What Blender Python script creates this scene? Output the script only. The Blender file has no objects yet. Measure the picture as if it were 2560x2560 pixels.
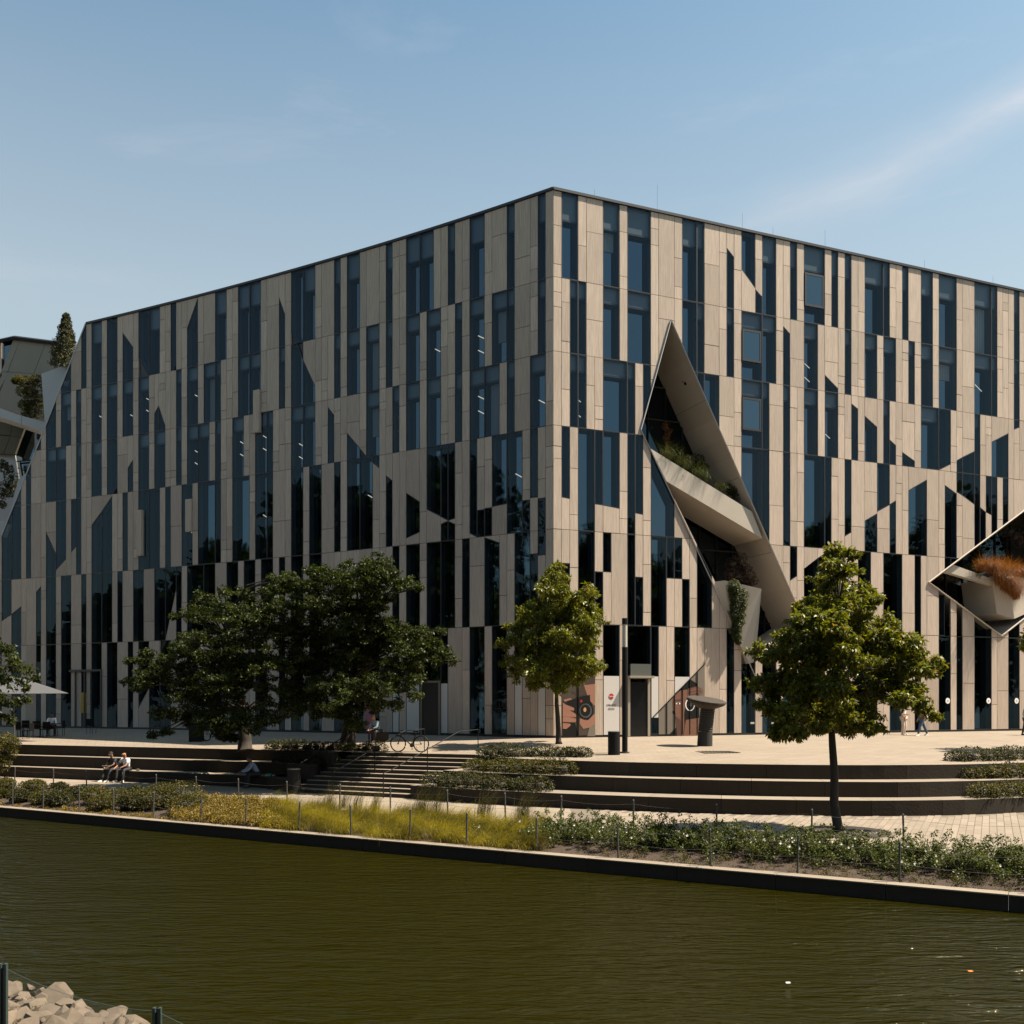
import bpy, bmesh, math, random
import numpy as np
from mathutils import Vector, Matrix
from math import radians as RAD, sin, cos, pi

random.seed(7)
RNG = np.random.default_rng(7)
SC = bpy.context.scene
COL = SC.collection

# ------------------------------------------------------------------ camera, sky, sun, exposure
F = 2400.0                      # focal length measured on the photograph, in its pixels
CX, HY = 1280.0, 1752.0         # principal column and horizon row
CAMZ = 1.8
cam_d = bpy.data.cameras.new("camera")
cam_d.sensor_width = 36.0
cam_d.sensor_fit = 'HORIZONTAL'
cam_d.lens = F / 2560.0 * 36.0
cam_d.shift_y = (HY - 1280.0) / 2560.0
cam_d.clip_start = 0.1
cam_d.clip_end = 3000
cam = bpy.data.objects.new("camera", cam_d)
cam.location = (0, 0, CAMZ)
cam.rotation_euler = (RAD(90), 0, 0)
COL.objects.link(cam)
SC.camera = cam

SUN_EL = RAD(58.0)
SUN_AZ = RAD(0.0)               # measured from +X towards +Y
sx, sy, sz = cos(SUN_EL) * cos(SUN_AZ), cos(SUN_EL) * sin(SUN_AZ), sin(SUN_EL)
sun_d = bpy.data.lights.new("sun", 'SUN')
sun_d.energy = 5.0
sun_d.angle = RAD(0.5)
sun_d.color = (1.0, 0.875, 0.71)
sun = bpy.data.objects.new("sun", sun_d)
sun.rotation_euler = Vector((sx, sy, sz)).to_track_quat('Z', 'Y').to_euler()
sun.location = (40, 20, 60)
COL.objects.link(sun)

W = bpy.data.worlds.new("World")
SC.world = W
W.use_nodes = True
nt = W.node_tree
nt.nodes.clear()
def wn(t, **k):
    n = nt.nodes.new(t)
    for a, b in k.items():
        setattr(n, a, b)
    return n
out = wn('ShaderNodeOutputWorld')
bg = wn('ShaderNodeBackground')
bg.inputs['Strength'].default_value = 0.058
sky = wn('ShaderNodeTexSky', sky_type='NISHITA')
sky.sun_disc = False
sky.sun_elevation = SUN_EL
sky.sun_rotation = RAD(90) - SUN_AZ
sky.air_density = 1.25
sky.dust_density = 1.9
sky.ozone_density = 1.0
tc = wn('ShaderNodeTexCoord')
# thin cirrus: noise on the sphere of directions, stretched along one slanted axis
mp = wn('ShaderNodeMapping')
mp.inputs['Rotation'].default_value = (0, RAD(-24), 0)
mp.inputs['Scale'].default_value = (2.2, 2.2, 11.0)
nt.links.new(tc.outputs['Generated'], mp.inputs['Vector'])
no = wn('ShaderNodeTexNoise')
no.inputs['Scale'].default_value = 1.6
no.inputs['Detail'].default_value = 9
no.inputs['Roughness'].default_value = 0.62
no.inputs['Distortion'].default_value = 0.5
nt.links.new(mp.outputs[0], no.inputs['Vector'])
cr = wn('ShaderNodeMapRange')
cr.inputs['From Min'].default_value = 0.57
cr.inputs['From Max'].default_value = 0.85
cr.inputs['To Max'].default_value = 0.12
nt.links.new(no.outputs['Fac'], cr.inputs['Value'])
# a broader band of cirrus climbing to the right
sp = wn('ShaderNodeSeparateXYZ')
nt.links.new(tc.outputs['Generated'], sp.inputs[0])
def mth(op, a, b=None, c=None):
    n = wn('ShaderNodeMath', operation=op)
    for i, v in enumerate((a, b, c)):
        if v is None:
            continue
        if isinstance(v, (int, float)):
            n.inputs[i].default_value = v
        else:
            nt.links.new(v, n.inputs[i])
    return n.outputs[0]
# plane of directions n.d = 0 whose trace is the streak
n3 = Vector((640 / F, 1, 1182 / F)).cross(Vector((1280 / F, 1, 1500 / F))).normalized()
n2 = wn('ShaderNodeTexNoise')
n2.inputs['Scale'].default_value = 5.0
n2.inputs['Detail'].default_value = 6
nt.links.new(tc.outputs['Generated'], n2.inputs['Vector'])
dd = mth('ADD', mth('ADD', mth('MULTIPLY', sp.outputs[0], n3.x), mth('MULTIPLY', sp.outputs[1], n3.y)), mth('MULTIPLY', sp.outputs[2], n3.z))
dd = mth('ADD', dd, mth('MULTIPLY', mth('SUBTRACT', n2.outputs['Fac'], 0.5), 0.06))
band = mth('POWER', mth('MAXIMUM', mth('SUBTRACT', 1.0, mth('DIVIDE', mth('ABSOLUTE', dd), 0.036)), 0.0), 1.5)
right = wn('ShaderNodeMapRange')
right.inputs['From Min'].default_value = 0.15
right.inputs['From Max'].default_value = 0.48
nt.links.new(sp.outputs[0], right.inputs['Value'])
band = mth('MULTIPLY', mth('MULTIPLY', band, right.outputs[0]), mth('ADD', 0.1, mth('MULTIPLY', mth('SUBTRACT', no.outputs['Fac'], 0.25), 1.25)))
cl = mth('MINIMUM', mth('ADD', cr.outputs[0], mth('MULTIPLY', band, 0.85)), 0.8)
up = wn('ShaderNodeMapRange')
up.inputs['From Min'].default_value = 0.0
up.inputs['From Max'].default_value = 0.15
nt.links.new(sp.outputs[2], up.inputs['Value'])
cl = mth('ADD', mth('MULTIPLY', cl, up.outputs[0]), 0.0)
tint = wn('ShaderNodeMix', data_type='RGBA', blend_type='MULTIPLY')
tint.inputs['Factor'].default_value = 1.0
tint.inputs['B'].default_value = (0.84, 1.05, 1.0, 1)
nt.links.new(sky.outputs[0], tint.inputs['A'])
mx = wn('ShaderNodeMix', data_type='RGBA')
mx.inputs['B'].default_value = (7.6, 6.7, 6.3, 1)
# pale summer haze thickening towards the horizon
hz = wn('ShaderNodeMix', data_type='RGBA')
hz.inputs['B'].default_value = (4.75, 5.0, 4.95, 1)
hzf = mth('MINIMUM', mth('MAXIMUM', mth('MULTIPLY', mth('SUBTRACT', 0.62, sp.outputs[2]), 1.9), 0.0), 0.5)
nt.links.new(hzf, hz.inputs['Factor'])
nt.links.new(tint.outputs['Result'], hz.inputs['A'])
nt.links.new(hz.outputs['Result'], mx.inputs['A'])
nt.links.new(cl, mx.inputs['Factor'])
nt.links.new(mx.outputs['Result'], bg.inputs['Color'])
nt.links.new(bg.outputs[0], out.inputs['Surface'])

SC.view_settings.view_transform = 'Standard'
SC.view_settings.look = 'None'
SC.view_settings.exposure = 1.33
SC.view_settings.gamma = 1.0
SC.view_settings.use_curve_mapping = False

# ------------------------------------------------------------------ helpers
def tag(o, label=None, cat=None, group=None, kind=None):
    if label: o['label'] = label
    if cat: o['category'] = cat
    if group: o['group'] = group
    if kind: o['kind'] = kind
    return o

def empty(name, loc=(0, 0, 0), rz=0, label=None, cat=None, group=None):
    o = bpy.data.objects.new(name, None)
    o.empty_display_size = 0.3
    o.location = loc
    o.rotation_euler = (0, 0, rz)
    COL.objects.link(o)
    return tag(o, label, cat, group)

ORD = ['first', 'second', 'third', 'fourth', 'fifth', 'sixth', 'seventh', 'eighth', 'ninth', 'tenth', 'eleventh', 'twelfth', 'thirteenth', 'fourteenth', 'fifteenth', 'sixteenth', 'seventeenth', 'eighteenth', 'nineteenth', 'twentieth', 'twenty-first', 'twenty-second', 'twenty-third', 'twenty-fourth', 'twenty-fifth', 'twenty-sixth', 'twenty-seventh', 'twenty-eighth']

def origin_of(parent):
    p = Vector((0, 0, 0))
    while parent is not None:
        p += Vector(parent.location)
        parent = parent.parent
    return p

class MB:
    """collects polygons in world space (or local when local=True)"""
    def __init__(s):
        s.v = []; s.f = []; s.tone = []; s.mi = []
    def poly(s, pts, tone=0.5, mi=0):
        b = len(s.v)
        s.v += [tuple(p) for p in pts]
        s.f.append(tuple(range(b, b + len(pts))))
        s.tone.append(tone); s.mi.append(mi)
    def prism(s, a, b, tone=0.5, mi=0):
        """a, b: matching rings (front, back)"""
        n = len(a); k = len(s.v)
        s.v += [tuple(p) for p in a] + [tuple(p) for p in b]
        s.f.append(tuple(range(k, k + n)))
        s.f.append(tuple(range(k + 2 * n - 1, k + n - 1, -1)))
        for i in range(n):
            j = (i + 1) % n
            s.f.append((k + i, k + n + i, k + n + j, k + j))
        s.tone += [tone] * (n + 2); s.mi += [mi] * (n + 2)
    def box(s, c, d, rz=0, tone=0.5, mi=0):
        x, y, z = [q / 2 for q in d]
        R = Matrix.Rotation(rz, 3, 'Z')
        r = lambda p: Vector(c) + R @ Vector(p)
        s.prism([r((-x, -y, -z)), r((x, -y, -z)), r((x, y, -z)), r((-x, y, -z))],
                [r((-x, -y, z)), r((x, -y, z)), r((x, y, z)), r((-x, y, z))], tone, mi)
    def tube(s, pts, rad, n=8, cap=True, tone=0.5, mi=0):
        pts = [Vector(p) for p in pts]
        if not isinstance(rad, (list, tuple)): rad = [rad] * len(pts)
        rings = []
        up0 = Vector((0.13, 0.21, 1)).normalized()
        for i, p in enumerate(pts):
            t = (pts[min(i + 1, len(pts) - 1)] - pts[max(i - 1, 0)]).normalized()
            u = t.cross(up0 if abs(t.dot(up0)) < 0.95 else Vector((1, 0.1, 0))).normalized()
            w = t.cross(u)
            k = len(s.v)
            s.v += [tuple(p + (u * cos(2 * pi * j / n) + w * sin(2 * pi * j / n)) * rad[i]) for j in range(n)]
            rings.append(k)
        for a, b in zip(rings, rings[1:]):
            for j in range(n):
                s.f.append((a + j, a + (j + 1) % n, b + (j + 1) % n, b + j))
                s.tone.append(tone); s.mi.append(mi)
        if cap:
            s.f.append(tuple(rings[0] + j for j in range(n - 1, -1, -1)))
            s.f.append(tuple(rings[-1] + j for j in range(n)))
            s.tone += [tone] * 2; s.mi += [mi] * 2
    def build(s, name, mat, parent=None, smooth=False, rooted=True):
        me = bpy.data.meshes.new(name)
        v = s.v
        if parent is not None and rooted:
            o = origin_of(parent)
            v = [(p[0] - o.x, p[1] - o.y, p[2] - o.z) for p in v]
        me.from_pydata(v, [], s.f)
        mats = mat if isinstance(mat, (list, tuple)) else [mat]
        for m in mats: me.materials.append(m)
        if len(mats) > 1: me.polygons.foreach_set('material_index', s.mi)
        at = me.attributes.new('tone', 'FLOAT', 'FACE')
        at.data.foreach_set('value', s.tone)
        if smooth: me.polygons.foreach_set('use_smooth', [True] * len(me.polygons))
        me.update()
        ob = bpy.data.objects.new(name, me)
        COL.objects.link(ob)
        ob.parent = parent
        return ob

def np_mesh(name, verts, faces_n, mat, parent=None, tone=None, smooth=False):
    """verts (N,3) array; every face takes faces_n consecutive vertices"""
    v = np.asarray(verts, dtype=np.float32).reshape(-1, 3)
    if parent is not None:
        v = v - np.array(origin_of(parent), dtype=np.float32)
    me = bpy.data.meshes.new(name)
    nf = len(v) // faces_n
    me.vertices.add(len(v)); me.vertices.foreach_set('co', v.ravel())
    me.loops.add(len(v)); me.loops.foreach_set('vertex_index', np.arange(len(v), dtype=np.int32))
    me.polygons.add(nf)
    me.polygons.foreach_set('loop_start', np.arange(nf, dtype=np.int32) * faces_n)
    me.polygons.foreach_set('loop_total', np.full(nf, faces_n, dtype=np.int32))
    me.materials.append(mat)
    at = me.attributes.new('tone', 'FLOAT', 'FACE')
    at.data.foreach_set('value', np.asarray(tone if tone is not None else RNG.random(nf), dtype=np.float32))
    me.update(calc_edges=True)
    ob = bpy.data.objects.new(name, me)
    COL.objects.link(ob); ob.parent = parent
    return ob

def at(px, py, y):      # point of the photograph at depth y
    return Vector(((px - CX) / F * y, y, CAMZ + (HY - py) / F * y))
def gnd(px, py, z):     # point of the photograph on the level z
    y = F * (CAMZ - z) / (py - HY)
    return Vector(((px - CX) / F * y, y, z))

# ------------------------------------------------------------------ materials
def mat(name, col, rough=0.6, metal=0.0, spec=0.5, noise=None, bump=None, tone=0.0, emit=None, coat=0, streak=None):
    m = bpy.data.materials.new(name); m.use_nodes = True
    t = m.node_tree; b = t.nodes['Principled BSDF']
    b.inputs['Base Color'].default_value = (*col, 1)
    b.inputs['Roughness'].default_value = rough
    b.inputs['Metallic'].default_value = metal
    b.inputs['Specular IOR Level'].default_value = spec
    b.inputs['Coat Weight'].default_value = coat
    cur = None
    def rgb(c):
        n = t.nodes.new('ShaderNodeRGB'); n.outputs[0].default_value = (*c, 1); return n.outputs[0]
    if noise or tone or streak:
        cur = rgb(col)
    def mul(cur, facsock, lo, hi):
        r = t.nodes.new('ShaderNodeMapRange')
        r.inputs['To Min'].default_value = lo; r.inputs['To Max'].default_value = hi
        r.clamp = False
        t.links.new(facsock, r.inputs['Value'])
        v = t.nodes.new('ShaderNodeVectorMath'); v.operation = 'SCALE'
        t.links.new(cur, v.inputs[0]); t.links.new(r.outputs[0], v.inputs['Scale'])
        return v.outputs[0]
    tcn = t.nodes.new('ShaderNodeNewGeometry')
    for spec_ in ([noise] if noise else []) + ([streak] if streak else []):
        sc, amt = spec_[0], spec_[1]
        mpn = t.nodes.new('ShaderNodeMapping')
        mpn.inputs['Scale'].default_value = spec_[2] if len(spec_) > 2 else (1, 1, 1)
        t.links.new(tcn.outputs['Position'], mpn.inputs['Vector'])
        n = t.nodes.new('ShaderNodeTexNoise')
        n.inputs['Scale'].default_value = sc; n.inputs['Detail'].default_value = 5
        n.inputs['Roughness'].default_value = 0.65
        t.links.new(mpn.outputs[0], n.inputs['Vector'])
        cur = mul(cur, n.outputs['Fac'], 1 - amt * 1.6, 1 + amt * 1.6)
    if tone:
        a = t.nodes.new('ShaderNodeAttribute'); a.attribute_name = 'tone'
        cur = mul(cur, a.outputs['Fac'], 1 - tone, 1 + tone)
    if cur is not None: t.links.new(cur, b.inputs['Base Color'])
    if bump:
        n = t.nodes.new('ShaderNodeTexNoise'); n.inputs['Scale'].default_value = bump[0]; n.inputs['Detail'].default_value = 4
        mpn = t.nodes.new('ShaderNodeMapping')
        mpn.inputs['Scale'].default_value = bump[2] if len(bump) > 2 else (1, 1, 1)
        t.links.new(tcn.outputs['Position'], mpn.inputs['Vector']); t.links.new(mpn.outputs[0], n.inputs['Vector'])
        bp = t.nodes.new('ShaderNodeBump'); bp.inputs['Strength'].default_value = bump[1]; bp.inputs['Distance'].default_value = 0.02
        t.links.new(n.outputs['Fac'], bp.inputs['Height']); t.links.new(bp.outputs[0], b.inputs['Normal'])
    if emit:
        b.inputs['Emission Color'].default_value = (*emit[0], 1); b.inputs['Emission Strength'].default_value = emit[1]
    return m

def leaf_mat(name, col, trans=0.35, rough=0.35, var=0.5, spec=0.5, warm=None):
    m = bpy.data.materials.new(name); m.use_nodes = True
    t = m.node_tree; b = t.nodes['Principled BSDF']; o = t.nodes['Material Output']
    a = t.nodes.new('ShaderNodeAttribute'); a.attribute_name = 'tone'
    r = t.nodes.new('ShaderNodeValToRGB')
    d = tuple(c * (1 - var) for c in col); h = tuple(min(1, c * (1 + var)) for c in col)
    r.color_ramp.elements[0].color = (*d, 1); r.color_ramp.elements[1].color = (*h, 1)
    r.color_ramp.elements[1].position = 0.93 if warm else 1.0
    if warm:
        e = r.color_ramp.elements.new(1.0); e.color = (*warm, 1)
    t.links.new(a.outputs['Fac'], r.inputs[0])
    t.links.new(r.outputs[0], b.inputs['Base Color'])
    b.inputs['Roughness'].default_value = rough
    b.inputs['Specular IOR Level'].default_value = spec * .6
    tr = t.nodes.new('ShaderNodeBsdfTranslucent')
    v = t.nodes.new('ShaderNodeVectorMath'); v.operation = 'MULTIPLY'
    v.inputs[1].default_value = (1.5, 1.5, 0.5)
    t.links.new(r.outputs[0], v.inputs[0]); t.links.new(v.outputs[0], tr.inputs['Color'])
    mxs = t.nodes.new('ShaderNodeMixShader'); mxs.inputs[0].default_value = trans
    t.links.new(b.outputs[0], mxs.inputs[1]); t.links.new(tr.outputs[0], mxs.inputs[2])
    t.links.new(mxs.outputs[0], o.inputs['Surface'])
    return m

def glass_mat(name, tint, refl, rcol, rough=0.01):
    m = bpy.data.materials.new(name); m.use_nodes = True
    t = m.node_tree; t.nodes.remove(t.nodes['Principled BSDF']); o = t.nodes['Material Output']
    tr = t.nodes.new('ShaderNodeBsdfTransparent'); tr.inputs[0].default_value = (*tint, 1)
    gl = t.nodes.new('ShaderNodeBsdfGlossy'); gl.inputs['Color'].default_value = (*rcol, 1); gl.inputs['Roughness'].default_value = rough
    mxs = t.nodes.new('ShaderNodeMixShader')
    g = t.nodes.new('ShaderNodeNewGeometry')
    def mm(op, a, b):
        n_ = t.nodes.new('ShaderNodeMath'); n_.operation = op
        for i_, v_ in enumerate((a, b)):
            if isinstance(v_, (int, float)): n_.inputs[i_].default_value = v_
            elif v_ is not None: t.links.new(v_, n_.inputs[i_])
        return n_.outputs[0]
    dp = t.nodes.new('ShaderNodeVectorMath'); dp.operation = 'DOT_PRODUCT'
    t.links.new(g.outputs['Normal'], dp.inputs[0]); t.links.new(g.outputs['Incoming'], dp.inputs[1])
    fac_ = mm('ADD', mm('MULTIPLY', mm('POWER', mm('SUBTRACT', 1.0, mm('ABSOLUTE', dp.outputs['Value'], None)), 5.0), .92), .04 + refl)
    n = t.nodes.new('ShaderNodeTexNoise'); n.inputs['Scale'].default_value = 0.55; n.inputs['Detail'].default_value = 1
    t.links.new(g.outputs['Position'], n.inputs['Vector'])
    bp = t.nodes.new('ShaderNodeBump'); bp.inputs['Strength'].default_value = 0.35; bp.inputs['Distance'].default_value = 0.03
    t.links.new(n.outputs['Fac'], bp.inputs['Height']); t.links.new(bp.outputs[0], gl.inputs['Normal'])
    t.links.new(fac_, mxs.inputs[0])
    t.links.new(tr.outputs[0], mxs.inputs[1]); t.links.new(gl.outputs[0], mxs.inputs[2])
    t.links.new(mxs.outputs[0], o.inputs['Surface'])
    return m

M = {}
M['stone'] = mat('facade_stone', (0.41, 0.328, 0.262), 0.8, tone=0.17, noise=(3.0, 0.16, (7, 7, 0.3)), streak=(14, 0.34, (2.2, 2.2, 0.07)), bump=(30, 0.25, (2, 2, .15)))
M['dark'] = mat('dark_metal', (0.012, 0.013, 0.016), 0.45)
M['reveal'] = mat('navy_metal', (0.032, 0.038, 0.045), 0.4, spec=0.5)
M['spandrel'] = mat('spandrel_panel', (0.10, 0.125, 0.145), 0.5)
M['glass'] = glass_mat('facade_glass', (0.70, 0.76, 0.80), 0.0, (0.45, 0.62, 0.76))
M['inner'] = mat('inner_window_glass', (0.085, 0.125, 0.155), 0.03, metal=1.0)
M['blind'] = mat('window_blind', (0.30, 0.32, 0.33), 0.8)
M['inner2'] = mat('deep_rear_glass', (0.03, 0.045, 0.055), 0.04, metal=1.0)
M['lamp'] = mat('ceiling_lamp', (0.9, 0.85, 0.75), 0.5, emit=((1, 0.86, 0.66), 0.3))
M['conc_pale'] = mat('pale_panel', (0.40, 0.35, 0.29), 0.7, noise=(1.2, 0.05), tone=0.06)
M['panel_grey'] = mat('grey_panel', (0.36, 0.36, 0.36), 0.6, noise=(1.0, 0.05), tone=0.05)
M['conc_dark'] = mat('weathered_shaded_concrete', (0.021, 0.0145, 0.008), 0.9, noise=(1.6, 0.22), streak=(5, 0.25, (2, 2, 0.12)), tone=0.12, bump=(12, 0.3))  # weathered concrete, colour darkened further to stand for shade on the step faces
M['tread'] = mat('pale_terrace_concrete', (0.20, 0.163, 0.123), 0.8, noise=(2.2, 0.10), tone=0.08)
M['pave'] = mat('sandstone_paver', (0.215, 0.175, 0.133), 0.85, noise=(5, 0.09), tone=0.10, streak=(0.35, 0.12))
M['joint'] = mat('paver_joint', (0.13, 0.105, 0.08), 0.95)
M['steel'] = mat('brushed_steel', (0.22, 0.22, 0.21), 0.4, metal=0.8)
M['post'] = mat('weathered_steel', (0.055, 0.052, 0.048), 0.6)
M['greenpost'] = mat('dark_green_metal', (0.03, 0.045, 0.042), 0.45)
M['soil'] = mat('mulch_soil', (0.040, 0.025, 0.015), 0.95, noise=(14, 0.4), bump=(20, 1.0))
M['bark'] = mat('bark', (0.030, 0.023, 0.017), 0.9, noise=(9, 0.25, (1, 1, .3)), bump=(20, 0.9, (1, 1, .2)))
M['black'] = mat('black_paint', (0.007, 0.007, 0.007), 0.55, spec=0.2)
M['rail'] = mat('dark_rail_paint', (0.008, 0.008, 0.008), 0.6, spec=0.15)
M['white'] = mat('white_cover', (0.52, 0.49, 0.46), 0.5)
M['rock'] = mat('limestone_rock', (0.115, 0.088, 0.062), 0.9, noise=(5, 0.4), bump=(9, 0.8), tone=0.15)
# ------------------------------------------------------------------ the two walls as measured grids (k = module number, h = height)
CLZ = 46.5
def invert_anchor(anchors):
    def f(k):
        for (k0, p0), (k1, p1) in zip(anchors, anchors[1:]):
            if k <= k1 or (k1, p1) == anchors[-1]:
                return p0 + (p1 - p0) * (k - k0) / (k1 - k0)
    return f
RD = Vector((0.9276, 0.3735)); RN = Vector((0.3735, -0.9276)); RO = Vector((2.003, CLZ))
_ra = invert_anchor([(0, 1383.2), (8, 1548.9), (16, 1705.4), (24, 1853.6), (36, 2062), (42, 2161.6), (51, 2302.4), (60, 2436.1), (64, 2493.1), (68, 2548.7), (72, 2603)])
def r_t(px):                    # distance along the right wall of a photograph column
    u = (px - CX) / F
    return (u * RO.y - RO.x) / (RD.x - u * RD.y)
_ru = [r_t(_ra(k)) for k in range(0, 69)]
_step = (_ru[68] - _ru[50]) / 18
for k in range(69, 96): _ru.append(_ru[-1] + _step)
def right_u(k):
    i = max(0, min(int(math.floor(k)), 94)); return _ru[i] + (_ru[i + 1] - _ru[i]) * (k - i)
def right_k(px):
    t = r_t(px)
    for i in range(95):
        if _ru[i] <= t <= _ru[i + 1]: return i + (t - _ru[i]) / (_ru[i + 1] - _ru[i])
    return 0 if t < 0 else 95
def WR(k, h, o=0.0):
    p = RO + RD * right_u(k) + RN * o
    return Vector((p.x, p.y, h))
def right_kh(px, py):
    t = r_t(px); y = RO.y + RD.y * t
    return (right_k(px), CAMZ + (HY - py) / F * y)
_la = invert_anchor([(0, 1383.3), (6, 1267.2), (12, 1155.4), (17, 1066.6), (22, 981.2), (26, 915.6), (31, 835.4), (34, 788.1), (38, 727.8), (43, 652.3), (47, 595.2), (54, 494.9), (58, 440.5), (62, 385.9), (67, 319.6), (72, 254.4), (77, 190.5), (82, 127.5), (88, 53), (92, 4.3), (100, -88), (112, -215)])
_tp = np.polyfit([1383.4, 1240, 981, 788, 653, 374, 215, -100], [469.8, 519.5, 601, 660, 696, 770, 807, 878], 3)
LP = []
for k in range(0, 112):
    px = _la(k); yt = np.polyval(_tp, px) - (np.polyval(_tp, 1383.3) - 469.8) * max(0, 1 - k / 20)
    z = CLZ * (HY - 469.8) / (HY - yt)
    LP.append(Vector(((px - CX) / F * z, z)))
LP[0] = RO.copy()
def WL(k, h, o=0.0):
    i = max(0, min(int(math.floor(k)), 110))
    a, b = LP[i], LP[i + 1]
    p = a + (b - a) * (k - i)
    a2, b2 = LP[max(0, i - 2)], LP[min(111, i + 3)]
    d = (b2 - a2).normalized()
    n = Vector((d.y, -d.x));
    if n.y > 0: n = -n
    p = p + n * o
    return Vector((p.x, p.y, h))

LV = [26.54, 22.36, 18.76, 15.17, 10.14, 5.58, 0.10]
RROWS = [
 "S1 G2 S1 S2 G2 S1 G3 S1 S2 S1 @16 G2 G1 S2 S1 SG1:.25,.35 S1 @24 GS2:.48,.69 SG1:.70,.78 G2 S1 S1 G1 S1 @33 G3 S1 G1 S1 G1 S1 S1 @42 G3 G1 S1 S1 G1 S2 @51 G2 S1 G3 S1 S2 @60 G3 G1 S1 S1 S1 G1 @68 S2 G2 S1 G3 S2 G1 S1 S2 G2 S1 S1 G3 S2",
 "S1 S1 G1 G1 S2 G2 S1 G3 @12 S1 S2 S1 @16 G2 G1 S2 S1 G1 S1 @24 G3 G2 @29 S1 SG1:.12,.22 S2 @33 G2 S1 SG2:.75,.93 @38 S1 G1 S1 S1 @42 G2 S1 G2 S1 S1 G1 S1 @51 G2 S1 G3 S1 S2 @60 G3 G1 S1 S1 S1 G1 @68 S1 S2 G2 S1 G2 S2 S1 G3 S2 G1 S2 G2 S1",
 "S1 S1 G1 G1 S1 S1 @6 G3 G1 S1 G1 @12 S1 S2 S1 G2 G1 @19 G2 S2 S1 @24 G3 G1 S2 G1 S1 S1 @33 G2 S1 G2 @38 S1 S1 SG1:.13,.2 S1 @42 SG2:.29,.44 S1 G1 @46 SG1:.61,.69 S1 SG2:.78,.90 S1 @51 G3 GS2:1.0,.88 @56 S1 SG1:.81,.74 SG2:.74,.62 @60 G1 S1 S1 @63 SG3:.43,.245 @66 S1 GS1:.17,.12 @68 S2 S1 G2 S2 G1 S2 G3 S1 S2 G2 S2 G1",
 "S1 GS1:.69,.70 S1 @3 G2 GS1:.73,.735 GS2:.735,.755 @8 S1 G1 GS1:.785,.795 @11 S1 G3 @15 S2 S2 S2 @21 S2 S1 @24 G3 G1 S2 G1 S1 S1 @33 G3 G1 S1 S1 @39 GS1:.85,.80 S2 @42 SG2:.66,.565 @44 GS2:.545,.455 @46 SG1:.45,.40 S1 S1 @49 SG3:.27,.125 @52 S2 S1 @55 SG2:.163,.25 @57 GS1:.23,.265 GS2:.265,.355 @60 G1 SG1:.38,.43 GS1:.43,.46 @63 G1 S1 G1 S1 S2 G2 S1 S1 G3 S2 G2 S1 G1 S2 S1 G2 S2 G2",
 "S1 SG1:.36,.36 S1 @3 G2 SG1:.43,.43 @6 GS1:.43,.43 S2 @9 G1 SG1:.465,.465 S1 @12 G2 GS1:.46,.46 GS1:.46,.46 @16 SG1:.46,.46 S1 @18 G2 S1 S1 @22 S2 S2 S2 @28 S2 @30 S1 GS1:.41,.35 S1 @33 SG2:.26,.12 SG1:.12,.06 @36 G1 S1 G1 @39 S2 G2 S2 G3 @48 S2 G1 S1 S2 @54 SG1:.35,.35 G1 GS1:.4,.4 @57 G1 S2 G3 @63 S1 S2 G2 S2 G1 S1 G2 S2 G3 S1 G2 S2 G1 S2 G2 S2",
 "S1 @1 G2 G2 @5 S1 G2 S1 @9 G3 G1 @13 S1 S1 G2 @17 S1 S1 S2 S1 @22 G1 S1 @24 G2 @26 S1 G2 S1 G2 S2 @34 G2 S1 G2 S2 G2 G1 @44 S1 S1 G2 @48 S2 G1 S1 S2 @54 G2 S1 G1 S2 @60 G3 S1 S2 G2 @68 S1 G1 S2 G2 S2 G3 S1 G2 S2 G1 S2 G2 S1",
]
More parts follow.
